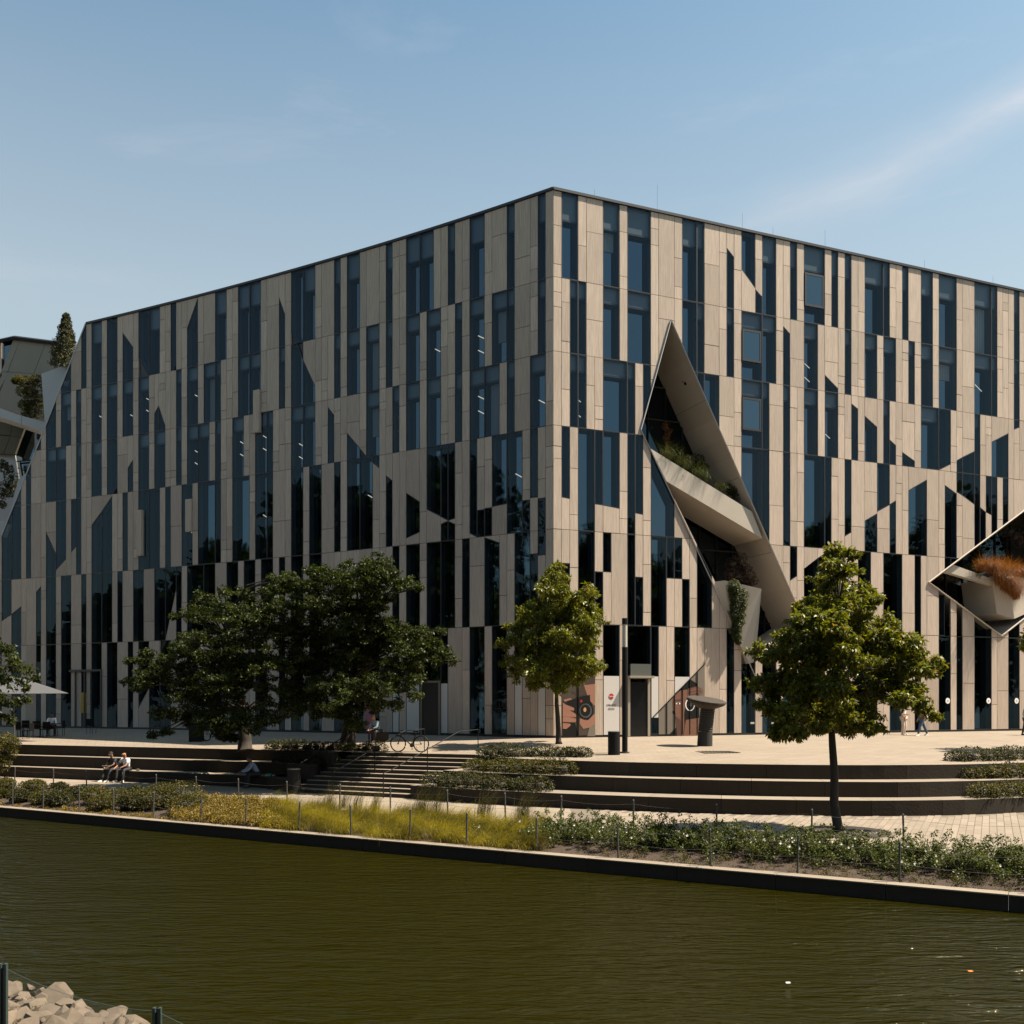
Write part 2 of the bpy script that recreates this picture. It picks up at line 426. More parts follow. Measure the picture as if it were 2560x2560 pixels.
LROWS = [
 "S1 G1 S1 S2 G1 @6 S2 S1 G2 @11 S1 S1 G1 S1 S1 @16 G2 G2 @20 S1 S1 G1 S1 S2 S1 @27 G2 S1 G1 S2 S1 @34 G2 GS2:1.22,.84 @38 S1 SG1:.56,.30 @40 S2 S1 @43 G2 G2 @47 S1 S1 G2 S2 S1 @54 SG2:0,.42 @56 S1 S1 GS1:.9,1.1 @59 S1 S1 G2 @63 GS2:1.03,.69 @65 S1 SG2:.515,.255 S1 @69 SG2:.09,-.05 @71 S1 G2 S1 G1 @76 S2 G2 S2 S2",
 "S1 G1 S1 S2 G1 @6 G2 S1 G2 @11 S1 G1 S1 S1 @15 G2 S1 G2 @20 S1 S1 G1 S1 @24 G2 S1 G2 @29 S1 G1 S1 S1 S1 @34 SG2:.745,.29 SG2:.29,-.27 @38 S1 G1 S2 S1 @43 G2 G2 @47 S1 S1 S1 G1 @51 G2 S1 G2 @56 S1 G1 S1 S1 @60 SG1.2:.93,.56 SG.8:.56,.68 @62 S1 G2 S1 G2 S1 @69 G2 S1 G2 @74 S1 S1 G1 S1 G2 @80 S1 G2 S1 G2 S2",
 "S1 G2 S2 G1 S1 @7 G2 G2 @11 S1 G1 S1 S1 @15 G2 S1 G2 @20 S1 G1 S1 S1 @24 G2 SG1:.98,.84 SG2:.84,.57 @29 S1 S1 SG1:.26,.11 S1 S1 @34 G2 G2 @38 S1 S1 S1 G1 G2 @44 S1 S1 @46 G2 S1 S1 G1 @51 S1 G2 G2 @56 S1 G1 S1 S1 @60 G2 S1 G2 S1 @66 SG1:.43,.57 S2 @69 GS2:.88,1.12 @71 S1 G2 @74 S1 S1 G1 S1 S1 @79 G2 G2 @83 S1 S2 G1 S1 @88 G2 G2 S2",
 "S1 SG1:.69,.69 GS1:.675,.675 SG1:.69,.69 @4 G2 GS2:.70,.71 @8 SG1:.715,.715 SG1:.725,.725 GS1:1.0,.95 @11 S1 S1 GSG1:.78,.795;.84,.797 GSG1:.795,.745;.797,.82 @15 GS2:.745,.65 @17 S1 SGS2:.56,.445;.88,.93 @20 S1 S1 SG1:.295,.228 @23 S1 GS1:.14,.07 @25 G2 G2 @29 S1 G1 S2 G2 @35 S1 G2 @38 S1 S2 G1 G2 @44 S1 G3 S1 S1 G1 @51 G3 S1 @55 G2 S2 G1 S1 @61 G2 G2 @65 S1 S1 G1 S1 S1 @70 SG2:.02,.2 SG2:.2,.37 @74 S1 S1 G1 GS1:.63,.70 @78 S1 GS2:.785,.92 @81 SG2:.70,.39 @83 S1 S2 G1 S1 @88 G2 G2 S2 G2 S2",
 "S1 GS1:.27,.27 SG1:.245,.245 @3 G2 S1 S1 @7 SG2:.085,.01 S2 G1 S1 @13 G2 G2 @17 S1 G2 S1 G1 S1 S1 @24 S1 SG2:.11,.18 @27 S2 S1 S1 S2 @33 G2 S1 G2 @38 S1 G1 S1 G2 S1 @44 G2 S1 G2 S2 @51 G2 G3 @56 S1 G1 GS2:.31,1.0 @60 G2 S2 G2 @66 S2 G1 S1 G2 G2 @74 S1 G1 S2 @78 G2 S1 G2 S1 @84 SG1:.13,.21 S2 S1 @88 SG2:.41,.52 GS2:.53,.62 @92 S2 S1 G2 S2 G1 S2",
 "S1 G1 S1 S1 G1 S1 @6 G2 S1 G2 S1 S2 @14 G1 G3 G2 @20 S1 G1 S1 S1 @24 G2 G2 S1 G2 @31 S2 G2 S1 G2 @38 S1 G1 S2 @42 G2 S1 S1 G2 S2 G2 S1 S1 G2 @56 S1 S2 @59 SG2:-.1,.15 SG2:.2,.25 @63 GS2:.54,.78 @65 S1 G1 S2 G2 S1 @72 G2 S1 G1 S2 @78 G2 S1 G2 S1 @84 G1 S2 S1 @88 G2 S2 G2 S1 G1 S2 G2 S2 G1 S1 G2 S2",
]
import re
def parse(row, top, bot):
    k = 0.0; cells = []
    for tok in row.split():
        if tok[0] == '@':
            assert abs(k - float(tok[1:])) < 1e-6, (tok, k, row[:30]); continue
        m_ = re.match(r'([SG]+)([\d.]+)(?::(.*))?$', tok)
        kinds, w, bd = m_.group(1), float(m_.group(2)), m_.group(3)
        bs = [(0.0, 0.0)] + ([tuple(float(q) for q in b.split(',')) for b in bd.split(';')] if bd else []) + [(1.0, 1.0)]
        for i, kd in enumerate(kinds):
            a, b = bs[i], bs[i + 1]
            H = lambda f: top + (bot - top) * f
            poly = [(k, H(b[0])), (k + w, H(b[1])), (k + w, H(a[1])), (k, H(a[0]))]
            poly = half(poly, (0, 1), -top); poly = half(poly, (0, -1), bot)
            if len(poly) > 2: cells.append((kd, poly, len(kinds) == 1, k, w))
        k += w
    return cells
def half(poly, n, c):
    """keep points with n.p + c <= 0"""
    r = []
    for i in range(len(poly)):
        p, q = poly[i], poly[(i + 1) % len(poly)]
        dp = n[0] * p[0] + n[1] * p[1] + c; dq = n[0] * q[0] + n[1] * q[1] + c
        if dp <= 0: r.append(p)
        if (dp < 0 and dq > 0) or (dp > 0 and dq < 0):
            t = dp / (dp - dq); r.append((p[0] + (q[0] - p[0]) * t, p[1] + (q[1] - p[1]) * t))
    o = []
    for p in r:
        if not o or abs(p[0] - o[-1][0]) + abs(p[1] - o[-1][1]) > 1e-5: o.append(p)
    if len(o) > 1 and abs(o[0][0] - o[-1][0]) + abs(o[0][1] - o[-1][1]) < 1e-5: o.pop()
    return o if len(o) > 2 and abs(area(o)) > 0.004 else []
def area(p):
    return sum(p[i][0] * p[(i + 1) % len(p)][1] - p[(i + 1) % len(p)][0] * p[i][1] for i in range(len(p))) / 2
def inset(poly, dk, dh=None):
    """inset a convex polygon; module is 0.45 m so k is scaled"""
    S = 0.45
    q = [(p[0] * S, p[1]) for p in poly]
    if area(q) < 0: q.reverse()
    res = q
    for i in range(len(q)):
        a, b = q[i], q[(i + 1) % len(q)]
        ex, ey = b[0] - a[0], b[1] - a[1]; L = math.hypot(ex, ey)
        if L < 1e-6: continue
        n = (ey / L, -ex / L)
        c = -(n[0] * a[0] + n[1] * a[1]) + dk
        res = half(res, n, c)
        if not res: return []
    return [(p[0] / S, p[1]) for p in res]
def outside(poly, hole):
    """pieces of poly outside the convex hole"""
    hq = hole if area(hole) > 0 else hole[::-1]
    whole = poly; out_, cur = [], poly
    for i in range(len(hq)):
        a, b = hq[i], hq[(i + 1) % len(hq)]
        n = (b[1] - a[1], -(b[0] - a[0])); c = -(n[0] * a[0] + n[1] * a[1])
        o = half(cur, (-n[0], -n[1]), -c)
        if o: out_.append(o)
        cur = half(cur, n, c)
        if not cur: return [whole]
    return out_
HOLE1 = [right_kh(*p) for p in ((1676.5, 800), (1601, 1075), (1624, 1122), (1872, 1655), (2012, 1562))]
HOLE2 = [right_kh(*p) for p in ((2320.5, 1456), (2640, 1216), (2720, 1420), (2503, 1590))]
def cut(side, poly):
    if side == 'R':
        ps = [poly]
        for h in (HOLE1, HOLE2):
            ps = [q for p in ps for q in outside(p, h)]
        return ps
    a, b = (75.0, 26.64), (92.4, 12.87)
    n = (-(b[1] - a[1]), (b[0] - a[0])); c = -(n[0] * a[0] + n[1] * a[1])
    r = half(poly, n, c)
    return [r] if r else []

bld = empty('office_building', (RO.x, RO.y, 0), 0, 'large building clad in staggered vertical stone and glass strips with slanted planted cuts', 'building')
stones, wins = [], []
SPL = random.Random(3)
LIGHTCELLS = set()
for side, rows, Wf in (('R', RROWS, WR), ('L', LROWS, WL)):
    for ri, row in enumerate(rows):
        top, bot = LV[ri], LV[ri + 1]
        for kd, poly, rect, k, w in parse(row, top, bot):
            if kd == 'S':
                # horizontal joints split a strip into slabs
                hs = sorted({round(p[1], 3) for p in poly}); lo, hi = hs[0], hs[-1]
                cuts = []
                if hi - lo > 2.6 and SPL.random() < 0.86:
                    cuts.append(lo + (hi - lo) * SPL.choice((.27, .33, .42, .5, .6, .68)))
                    if w < 1.5 and SPL.random() < .5: cuts.append(lo + (hi - lo) * SPL.choice((.8, .15)))
                segs = [lo] + sorted(cuts) + [hi]
                for a, b in zip(segs, segs[1:]):
                    p = half(half(poly, (0, -1), a), (0, 1), -b)
                    p = inset(p, 0.012) if p else []
                    if not p: continue
                    fr = cut(side, p)
                    if fr: stones.append((side, fr, SPL.random() * .8 + (.2 if w < 1.5 else 0) , w))
            else:
                fr = cut(side, poly)
                if fr: wins.append((side, fr, poly, ri, rect and len(fr) == 1 and abs(abs(area(fr[0])) - abs(area(poly))) < .01, k, w))
def pix_area(side, fr):
    Wf = WR if side == 'R' else WL
    s = 0
    for p in fr:
        q = []
        for (k, h) in p:
            v = Wf(k, h); q.append(((v.x / v.y * F + CX), (HY - (h - CAMZ) / v.y * F)))
        if all(-5 <= a[0] <= 2565 for a in q) or any(0 <= a[0] <= 2560 for a in q): s += abs(area(q))
    return s
stones.sort(key=lambda s: -pix_area(s[0], s[1]))
wins.sort(key=lambda s: -pix_area(s[0], s[1]))
def add_slab(mb, side, fr, tone, proud=0.0):
    Wf = WR if side == 'R' else WL
    for p in fr:
        mb.prism([Wf(k, h, proud) for k, h in p], [Wf(k, h, -0.10) for k, h in p], tone)
rest = MB(); back = MB()
for i, (side, fr, tone, w) in enumerate(stones):
    mb = MB() if i < 300 else rest
    add_slab(mb, side, fr, tone, SPL.choice((0, 0, 0.004, 0.008)))
    if i < 300: mb.build('stone_panel', M['stone'], bld)
tag(rest.build('stone_panel_field', M['stone'], bld), kind='stuff')
# dark backing behind every slab
for side, rows, Wf in (('R', RROWS, WR), ('L', LROWS, WL)):
    for ri, row in enumerate(rows):
        for kd, poly, rect, k, w in parse(row, LV[ri], LV[ri + 1]):
            if kd == 'S':
                for p in cut(side, poly): back.poly([Wf(a, h, -0.085) for a, h in p])
back.build('backing_wall', M['dark'], bld)

def on_hole(a, b):
    for hole in (HOLE1, HOLE2):
        for i in range(len(hole)):
            c, d = hole[i], hole[(i + 1) % len(hole)]
            L = math.hypot(d[0] - c[0], d[1] - c[1])
            if all(abs((d[0] - c[0]) * (c[1] - q[1]) - (c[0] - q[0]) * (d[1] - c[1])) / L < .03 for q in (a, b)): return True
    return False
def window(mb, mbg, side, fr, poly, ri, rect):
    Wf = WR if side == 'R' else WL
    D = -0.42
    for p in fr:
        n = len(p)
        q = inset(p, 0.035)
        if not q: continue
        # frame ring
        if area([(a * .45, h) for a, h in p]) < 0: p = p[::-1]
        mb.poly([Wf(a, h, D) for a, h in p], mi=1)                      # inner glazing
        whole_ = len(fr) == 1
        for i in range(n if whole_ else 0):                             # reveals
            a, b = p[i], p[(i + 1) % n]
            if side == 'R' and on_hole(a, b): continue
            mb.poly([Wf(*a, 0.0), Wf(*b, 0.0), Wf(*b, D), Wf(*a, D)], mi=0)
        if len(q) == n and whole_:
            # order both rings from the same corner
            j = min(range(n), key=lambda j: (q[j][0] - p[0][0]) ** 2 * .2 + (q[j][1] - p[0][1]) ** 2)
            q = q[j:] + q[:j]
            for i in range(n):
                a, b, c, d = p[i], p[(i + 1) % n], q[(i + 1) % n], q[i]
                mb.poly([Wf(*a, -0.005), Wf(*b, -0.005), Wf(*c, -0.005), Wf(*d, -0.005)], mi=3)
        mbg.poly([Wf(a, h, -0.02) for a, h in p])
    if rect:
        p = fr[0]; k0 = min(a for a, h in p); k1 = max(a for a, h in p); h0 = min(h for a, h in p); h1 = max(h for a, h in p)
        sh = {0: 1.25, 1: 0.75, 2: 0.75}.get(ri, 0)
        if sh and h1 - h0 > 3:
            def slab(ka, kb, ha, hb, o0, o1, mi):
                mb.prism([Wf(ka, ha, o1), Wf(kb, ha, o1), Wf(kb, hb, o1), Wf(ka, hb, o1)],
                         [Wf(ka, ha, o0), Wf(kb, ha, o0), Wf(kb, hb, o0), Wf(ka, hb, o0)], mi=mi)
            slab(k0, k1, h1 - sh, h1, -0.41, -0.16, 2)
            slab(k0, k1, h1 - sh - .09, h1 - sh, -0.41, -0.13, 3)
            slab(k0, k0 + .12, h0, h1 - sh - .09, -0.41, -0.36, 3)
            slab(k1 - .12, k1, h0, h1 - sh - .09, -0.41, -0.36, 3)
            slab(k0 + .12, k1 - .12, h0, h0 + .12, -0.41, -0.36, 3)
WM = [M['reveal'], M['inner'], M['spandrel'], M['dark']]
rw, rg = MB(), MB()
rl = random.Random(11)
lampmb = 0
for i, (side, fr, poly, ri, rect, k, w) in enumerate(wins):
    mb, mg = (MB(), MB()) if i < 300 else (rw, rg)
    window(mb, mg, side, fr, poly, ri, rect)
    if i < 300:
        wo = mb.build('window', WM, bld)
        mg.build('glass_pane', M['glass'], wo)
        if rect and ri in (1, 2, 3) and rl.random() < (.36 if side == 'L' else .14) and w >= 1:
            Wf = WR if side == 'R' else WL
            lb = MB(); h1 = LV[ri] - (1.2 if ri < 3 else 1.7) - rl.random() * .9
            for q in range(rl.choice((1, 2, 2))):
                hh = h1 - q * .75
                a, b = (k + w * .2, k + w * .75) if side == 'R' else (k + w * .72, k + w * .12)
                n0, n1 = Wf(a, hh, -.40), Wf(b, hh - .16 * w, -.40)
                lb.tube([n0, n1], .022, 4)
            lb.build('ceiling_light', M['lamp'], wo)
        elif rect and ri < 4 and rl.random() < .13 and w >= 2:
            Wf = WR if side == 'R' else WL
            h1 = LV[ri] - (1.35 if ri == 0 else .86 if ri < 3 else .1); h0 = LV[ri + 1] + .15; h0 = h1 - (h1 - h0) * rl.choice((.35, .6, 1, 1)); n_ = 8
            bb_ = MB()
            for q in range(n_):
                a, b = k + .3 + (w - .6) * q / n_, k + .3 + (w - .6) * (q + .86) / n_
                bb_.prism([Wf(a, h0, -.37), Wf(b, h0, -.385), Wf(b, h1, -.385), Wf(a, h1, -.37)], [Wf(a, h0, -.40), Wf(b, h0, -.40), Wf(b, h1, -.40), Wf(a, h1, -.40)])
            tag(bb_.build('blind', M['blind'], wo), kind='stuff')
if rw.f:
    o = tag(rw.build('window_field', WM, bld), kind='stuff')
    tag(rg.build('glass_pane_field', M['glass'], o), kind='stuff')

# roof edge, plinth, corner, unseen roof slab and rear walls added to block light
cap = MB()
def strip(Wf, ks, h0, h1, o0, o1, mb):
    for a, b in zip(ks, ks[1:]):
        mb.prism([Wf(a, h0, o1), Wf(b, h0, o1), Wf(b, h1, o1), Wf(a, h1, o1)], [Wf(a, h0, o0), Wf(b, h0, o0), Wf(b, h1, o0), Wf(a, h1, o0)])
strip(WR, [0, 95], 26.55, 26.68, -1.2, 0.07, cap)
strip(WL, list(range(0, 76)), 26.55, 26.68, -0.6, 0.07, cap)
cap.build('roof_edge', M['dark'], bld)
pl = MB()
strip(WR, [0, 95], -0.3, 0.10, -0.3, -0.01, pl)
strip(WL, list(range(0, 111, 3)), -0.6, 0.10, -0.3, -0.01, pl)
pl.build('plinth', M['dark'], bld)
rf = MB()
ring = [WR(95, 26.5, -.5)] + [WR(0, 26.5, -.4)] + [WL(k, 26.5, -.5) for k in range(2, 76, 4)]
far = [Vector((-20, 95, 26.5)), Vector((60, 110, 26.5))]
top_ = ring + far
rf.prism([Vector((p.x, p.y, 26.5)) for p in top_], [Vector((p.x, p.y, 26.3)) for p in top_])
rf.build('roof', M['panel_grey'], bld)
cw = MB()
for a, b in ((far[0], far[1]), (far[1], WR(95, 0, -.5))):
    cw.poly([(a.x, a.y, -.5), (b.x, b.y, -.5), (b.x, b.y, 26.3), (a.x, a.y, 26.3)])
cw.build('unseen_rear_wall', M['stone'], bld)
# end edge of the left wall
e0, e1 = (75.0, 26.64), (107.5, 26.64 - (26.64 - 12.87) / 17.4 * 32.5)
tr = MB()
N = 14
pts = [(e0[0] + (e1[0] - e0[0]) * i / N, e0[1] + (e1[1] - e0[1]) * i / N) for i in range(N + 1)]
for a, b in zip(pts, pts[1:]):
    tr.prism([WL(*a, .03), WL(*b, .03), WL(b[0] + .22, b[1], .03), WL(a[0] + .22, a[1], .03)], [WL(*a, -2.5), WL(*b, -2.5), WL(b[0] + .22, b[1], -2.5), WL(a[0] + .22, a[1], -2.5)])
tr.build('edge_trim', M['panel_grey'], bld)
# lightning rods
rd = [(1656, 478, 530), (1498, 484, 490), (1870, 537, 565), (1947, 582, 592), (2078, 588, 620), (2328, 670, 682), (2500, 704, 714)]
for px, y0, y1 in rd:
    k, h = right_kh(px, y1)
    b = WR(k, 26.6, -.5); hh = max(.5, (y1 - y0) / F * b.y + .6)
    m_ = MB(); m_.tube([b, b + Vector((0, 0, hh))], .007, 4); m_.build('lightning_rod', M['steel'], bld)
# protruding slabs over the lower left windows and tilted sashes on the right wall
for k, h0, h1 in ((43.05, 17.6, 20.1), (64.1, 11.0, 13.9), (55.0, 12.2, 14.2)):
    mb = MB(); add_slab(mb, 'L', [[(k, h0), (k + 1, h0), (k + 1, h1), (k, h1)]], .7, .16); mb.build('stone_panel', M['stone'], bld)
for (k0, k1, y0, y1) in ((33.1, 35.8, 685, 768), (24.1, 26.8, 825, 905), (24.1, 26.8, 995, 1077)):
    ka = (k0 + k1) / 2; zz = WR(ka, 0).y
    ha, hb = CAMZ + (HY - y1) / F * zz, CAMZ + (HY - y0) / F * zz
    mb = MB()
    def bar(a, b, c, d): mb.prism([WR(a, c, .03), WR(b, c, .03), WR(b, d, .03), WR(a, d, .03)], [WR(a, c, -.12), WR(b, c, -.12), WR(b, d, -.12), WR(a, d, -.12)])
    t_ = .2
    bar(k0, k1, ha, ha + .12); bar(k0, k1, hb - .12, hb); bar(k0, k0 + t_, ha + .12, hb - .12); bar(k1 - t_, k1, ha + .12, hb - .12)
    so = mb.build('opening_sash', M['dark'], bld)
    g = MB(); g.prism([WR(k0 + t_, ha + .12, .01), WR(k1 - t_, ha + .12, .01), WR(k1 - t_, hb - .12, .01), WR(k0 + t_, hb - .12, .01)],
                      [WR(k0 + t_, ha + .12, -.02), WR(k1 - t_, ha + .12, -.02), WR(k1 - t_, hb - .12, -.02), WR(k0 + t_, hb - .12, -.02)])
    g.build('glass_pane', M['inner'], so)

# ------------------------------------------------------------------ the slanted cuts with their planters
def quad3(mb, pts, depth, mi=0, tone=.5):
    """closed slab: front ring pts, pushed back along the wall's inward normal"""
    inw = Vector((-RN.x, -RN.y, 0)) * depth
    mb.prism([Vector(p) for p in pts], [Vector(p) + inw for p in pts], tone, mi)
def onR(px, py, o):
    """photograph point on the plane parallel to the right wall at offset o (+ = outward)"""
    P0 = RO + RN * o; u = (px - CX) / F
    t = (u * P0.y - P0.x) / (RD.x - u * RD.y)
    q = P0 + RD * t
    return Vector((q.x, q.y, CAMZ + (HY - py) / F * q.y))
def recess(hole, depth, reveal_mats, name):
    mb = MB()
    n = len(hole)
    for i in range(n):
        a, b = hole[i], hole[(i + 1) % n]
        mi = reveal_mats[i]
        S_ = 16 if abs(a[1] - b[1]) > 6 else 8
        for s in range(S_):
            p = (a[0] + (b[0] - a[0]) * s / S_, a[1] + (b[1] - a[1]) * s / S_)
            q = (a[0] + (b[0] - a[0]) * (s + 1) / S_, a[1] + (b[1] - a[1]) * (s + 1) / S_)
            e = 0.03 if s % 4 == 3 else 0
            d = ((q[0] - p[0]), (q[1] - p[1]))
            q2 = (q[0] - d[0] * e / 2, q[1] - d[1] * e / 2)
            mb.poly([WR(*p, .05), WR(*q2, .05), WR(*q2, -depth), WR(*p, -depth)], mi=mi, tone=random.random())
    return mb
def trim(hole, name, m_, r=.035):
    mb = MB()
    pts = [WR(k, h, .05) for k, h in hole]
    for a, b in zip(pts, pts[1:] + pts[:1]): mb.tube([a, b], r, 4)
    return mb.build(name, m_, bld)
cutA = empty('slanted_cut', WR(14, 0, 0) - Vector(bld.location)); cutA.parent = bld
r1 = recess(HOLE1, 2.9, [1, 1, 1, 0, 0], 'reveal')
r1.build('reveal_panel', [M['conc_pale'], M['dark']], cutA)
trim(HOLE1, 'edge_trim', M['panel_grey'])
# glazing at the back of the cut: grid of panes
bk = MB(); fr_ = MB()
kk = [p[0] for p in HOLE1]; hh = [p[1] for p in HOLE1]
xs = [8 + i * 2.4 for i in range(14)]; zs = [4.2, 6.2, 8.3, 10.14, 12.7, 15.17, 17.0, 18.76, 20.6, 22.4]
inw = Vector((-RN.x, -RN.y, 0))
for a, b in zip(xs, xs[1:]):
    for c, d in zip(zs, zs[1:]):
        p = [(a, c), (b, c), (b, d), (a, d)]
        bk.poly([WR(k, h, -2.9) for k, h in p])
    fr_.tube([WR(a, 4, -2.85), WR(a, 22.4, -2.85)], .05, 4)
for c in zs: fr_.tube([WR(8, c, -2.85), WR(39, c, -2.85)], .05, 4)
bk.build('rear_glazing', M['inner2'], cutA); fr_.build('glazing_frame', M['dark'], cutA)
# upper planter trough
A_, B_, C_, D_ = onR(1626, 1121, -.05), onR(1880, 1279, -.05), onR(1906, 1346, -.05), onR(1666, 1203, -.05)
pt = MB(); quad3(pt, [A_, B_, C_, D_], 2.6)
pt.build('planter_trough', M['conc_pale'], cutA)
# lower planter with its big folded face
q1 = [onR(1782, 1455, -.05), onR(1811, 1451, .25), onR(1904, 1472, .5), onR(1888, 1654, .5), onR(1874, 1659, .3), onR(1830, 1571, .0)]
pm = MB()
pm.poly([q1[0], q1[1], q1[5]], tone=.4); pm.poly([q1[1], q1[2], q1[3], q1[4], q1[5]], tone=.6)
bq = [p + inw * 2.4 for p in q1]
pm.poly([q1[0], q1[1], bq[1], bq[0]], tone=.3); pm.poly([q1[1], q1[2], bq[2], bq[1]], tone=.3); pm.poly([q1[2], q1[3], bq[3], bq[2]], tone=.4)
pm.poly([q1[3], q1[4], bq[4], bq[3]]); pm.poly([q1[4], q1[5], bq[5], bq[4]])
pm.build('planter_trough', M['conc_pale'], cutA)
pl3 = MB(); quad3(pl3, [onR(1925, 1610, .0), onR(1962, 1596, .0), onR(1985, 1600, .0), onR(1930, 1636, .0)], 2.0)
pl3.build('planter_trough', M['conc_pale'], cutA)
# thin groove line that carries on to the ground
gm = MB(); gm.tube([onR(1874, 1659, .04), onR(1944, 1812, .04)], .03, 4); gm.build('edge_trim', M['panel_grey'], cutA)
sc_ = MB(); c0 = onR(1706, 955, -1.2)
sc_.tube([c0, c0 + Vector((.12, -.1, .1)), c0 + Vector((.3, -.2, .05))], .05, 6); sc_.tube([c0 + Vector((.1, -.1, -.12)), c0 + Vector((.42, -.3, -.1))], [.1, .08], 8)
sc_.build('security_camera', M['black'], cutA)

cutB = empty('diamond_cut', WR(60, 0, 0) - Vector(bld.location)); cutB.parent = bld
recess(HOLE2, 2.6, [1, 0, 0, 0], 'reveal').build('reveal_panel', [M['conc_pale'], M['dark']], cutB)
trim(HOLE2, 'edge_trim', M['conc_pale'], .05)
bk = MB(); fr_ = MB()
for a in range(46, 92, 3):
    for c, d in ((4.5, 7.3), (7.3, 10.14), (10.14, 13)):
        bk.poly([WR(a, c, -2.6), WR(a + 3, c, -2.6), WR(a + 3, d, -2.6), WR(a, d, -2.6)])
    fr_.tube([WR(a, 4.5, -2.55), WR(a, 13, -2.55)], .05, 4)
bk.build('rear_glazing', M['inner2'], cutB); fr_.build('glazing_frame', M['dark'], cutB)
o_ = -.1
pb = MB(); quad3(pb, [onR(2384, 1412, o_), onR(2480, 1447, o_), onR(2481, 1463, o_), onR(2363, 1429, o_)], 0.35)
pb.build('planter_trough', M['conc_pale'], cutB)
pb = MB()
f1 = [onR(2480, 1447, -.1), onR(2520, 1452, .2), onR(2536, 1547, .2), onR(2492, 1534, -.1)]
f2 = [onR(2520, 1452, .2), onR(2640, 1400, -.1), onR(2640, 1500, -.1), onR(2536, 1547, .2)]
pb.poly(f1, tone=.4); pb.poly(f2, tone=.7)
pb.poly([f1[0], f1[1], f1[1] + inw * 2.3, f1[0] + inw * 2.3]); pb.poly([f2[0], f2[1], f2[1] + inw * 2.3, f2[0] + inw * 2.3]); pb.poly([f1[3], f1[2], f1[2] + inw * 2.3, f1[3] + inw * 2.3])
pb.poly([f1[0], f1[3], f1[3] + inw * 2.3, f1[0] + inw * 2.3])
pb.build('planter_trough', M['conc_pale'], cutB)

# ------------------------------------------------------------------ shop fronts at ground level
def cover(k0, k1, h0, h1, side='R', o=.012, m_=None, name='window_cover', par=None):
    Wf = WR if side == 'R' else WL
    mb = MB(); mb.prism([Wf(k0, h0, o), Wf(k1, h0, o), Wf(k1, h1, o), Wf(k0, h1, o)], [Wf(k0, h0, -.015), Wf(k1, h0, -.015), Wf(k1, h1, -.015), Wf(k0, h1, -.015)])
    return mb.build(name, m_ or M['white'], par or bld)
wc = cover(6.08, 7.95, .12, 3.03)
cover(12.08, 12.95, .95, 3.03)
cover(15.06, 16.97, .12, 3.03)
for a, b in ((1.06, 1.94), (4.06, 4.94), (14.06, 14.94), (18.1, 19.9), (21.1, 21.9)): cover(a, b, .12, 3.03 if a < 14 else 2.7, 'L')
ylw = mat('yellow_print', (.35, .22, .01), .6); pinkm = mat('pink_print', (.35, .12, .13), .6)
cover(75.0, 76.0, 1.0, 2.35, 'L', .03, ylw, 'notice_panel')
cover(25.0, 26.2, .12, 2.6, 'L', .03, pinkm, 'notice_panel')
door = cover(9.3, 11.8, .02, 2.75, 'R', -.004, mat('door_void', (.004, .004, .005), .2), 'entrance_door')
dj = MB()
for a, b, c, d, o1 in ((9.0, 9.3, .02, 2.9, .06), (11.55, 11.85, .02, 2.9, .06)):
    dj.prism([WR(a, c, o1), WR(b, c, o1), WR(b, d, o1), WR(a, d, o1)], [WR(a, c, -.3), WR(b, c, -.3), WR(b, d, -.3), WR(a, d, -.3)])
dj.prism([WR(8.9, 2.95, .35), WR(12.0, 2.95, .35), WR(12.0, 3.05, .35), WR(8.9, 3.05, .35)], [WR(8.9, 2.9, -.1), WR(12.0, 2.9, -.1), WR(12.0, 3.05, -.1), WR(8.9, 3.05, -.1)])
dj2 = MB(); dj2.prism([WR(9.3, 3.05, .1), WR(11.9, 3.05, .1), WR(11.9, 3.65, .1), WR(9.3, 3.65, .1)], [WR(9.3, 3.05, 0), WR(11.9, 3.05, 0), WR(11.9, 3.65, 0), WR(9.3, 3.65, 0)])
dj2.build('door_transom', mat('smoky_transom', (.09, .095, .085), .3), door); dj.build('door_surround', mat('satin_steel', (.33, .29, .23), .45, metal=.3), door)
dl = MB()
dl.prism([WL(15.0, .02, .02), WL(17.6, .02, .02), WL(17.6, 2.75, .02), WL(15.0, 2.75, .02)], [WL(15.0, .02, -.01), WL(17.6, .02, -.01), WL(17.6, 2.75, -.01), WL(15.0, 2.75, -.01)])
d2 = dl.build('entrance_door', mat('door_void2', (.003, .003, .003), .3), bld)
dl = MB()
for a, b in ((15.0, 15.25), (17.6, 17.8)):
    dl.prism([WL(a, .02, .08), WL(b, .02, .08), WL(b, 2.85, .08), WL(a, 2.85, .08)], [WL(a, .02, .0), WL(b, .02, .0), WL(b, 2.85, .0), WL(a, 2.85, .0)])
dl.prism([WL(15.0, 2.75, .1), WL(17.8, 2.75, .1), WL(17.8, 2.85, .1), WL(15.0, 2.85, .1)], [WL(15.0, 2.75, .0), WL(17.8, 2.75, .0), WL(17.8, 2.85, .0), WL(15.0, 2.85, .0)])
dl.build('door_surround', mat('bronze_frame', (.16, .13, .10), .5), d2)
# lobby frame further left
dl = MB()
for (a, b, c, d) in ((71.9, 78.2, 3.72, 3.85), (71.9, 72.05, .1, 3.72), (76.9, 77.05, .1, 3.72), (73.9, 74.0, .1, 3.72), (75.1, 75.25, .1, 3.72)):
    dl.prism([WL(a, c, .12), WL(b, c, .12), WL(b, d, .12), WL(a, d, .12)], [WL(a, c, .02), WL(b, c, .02), WL(b, d, .02), WL(a, d, .02)])
dl.build('door_frame', M['post'], bld)

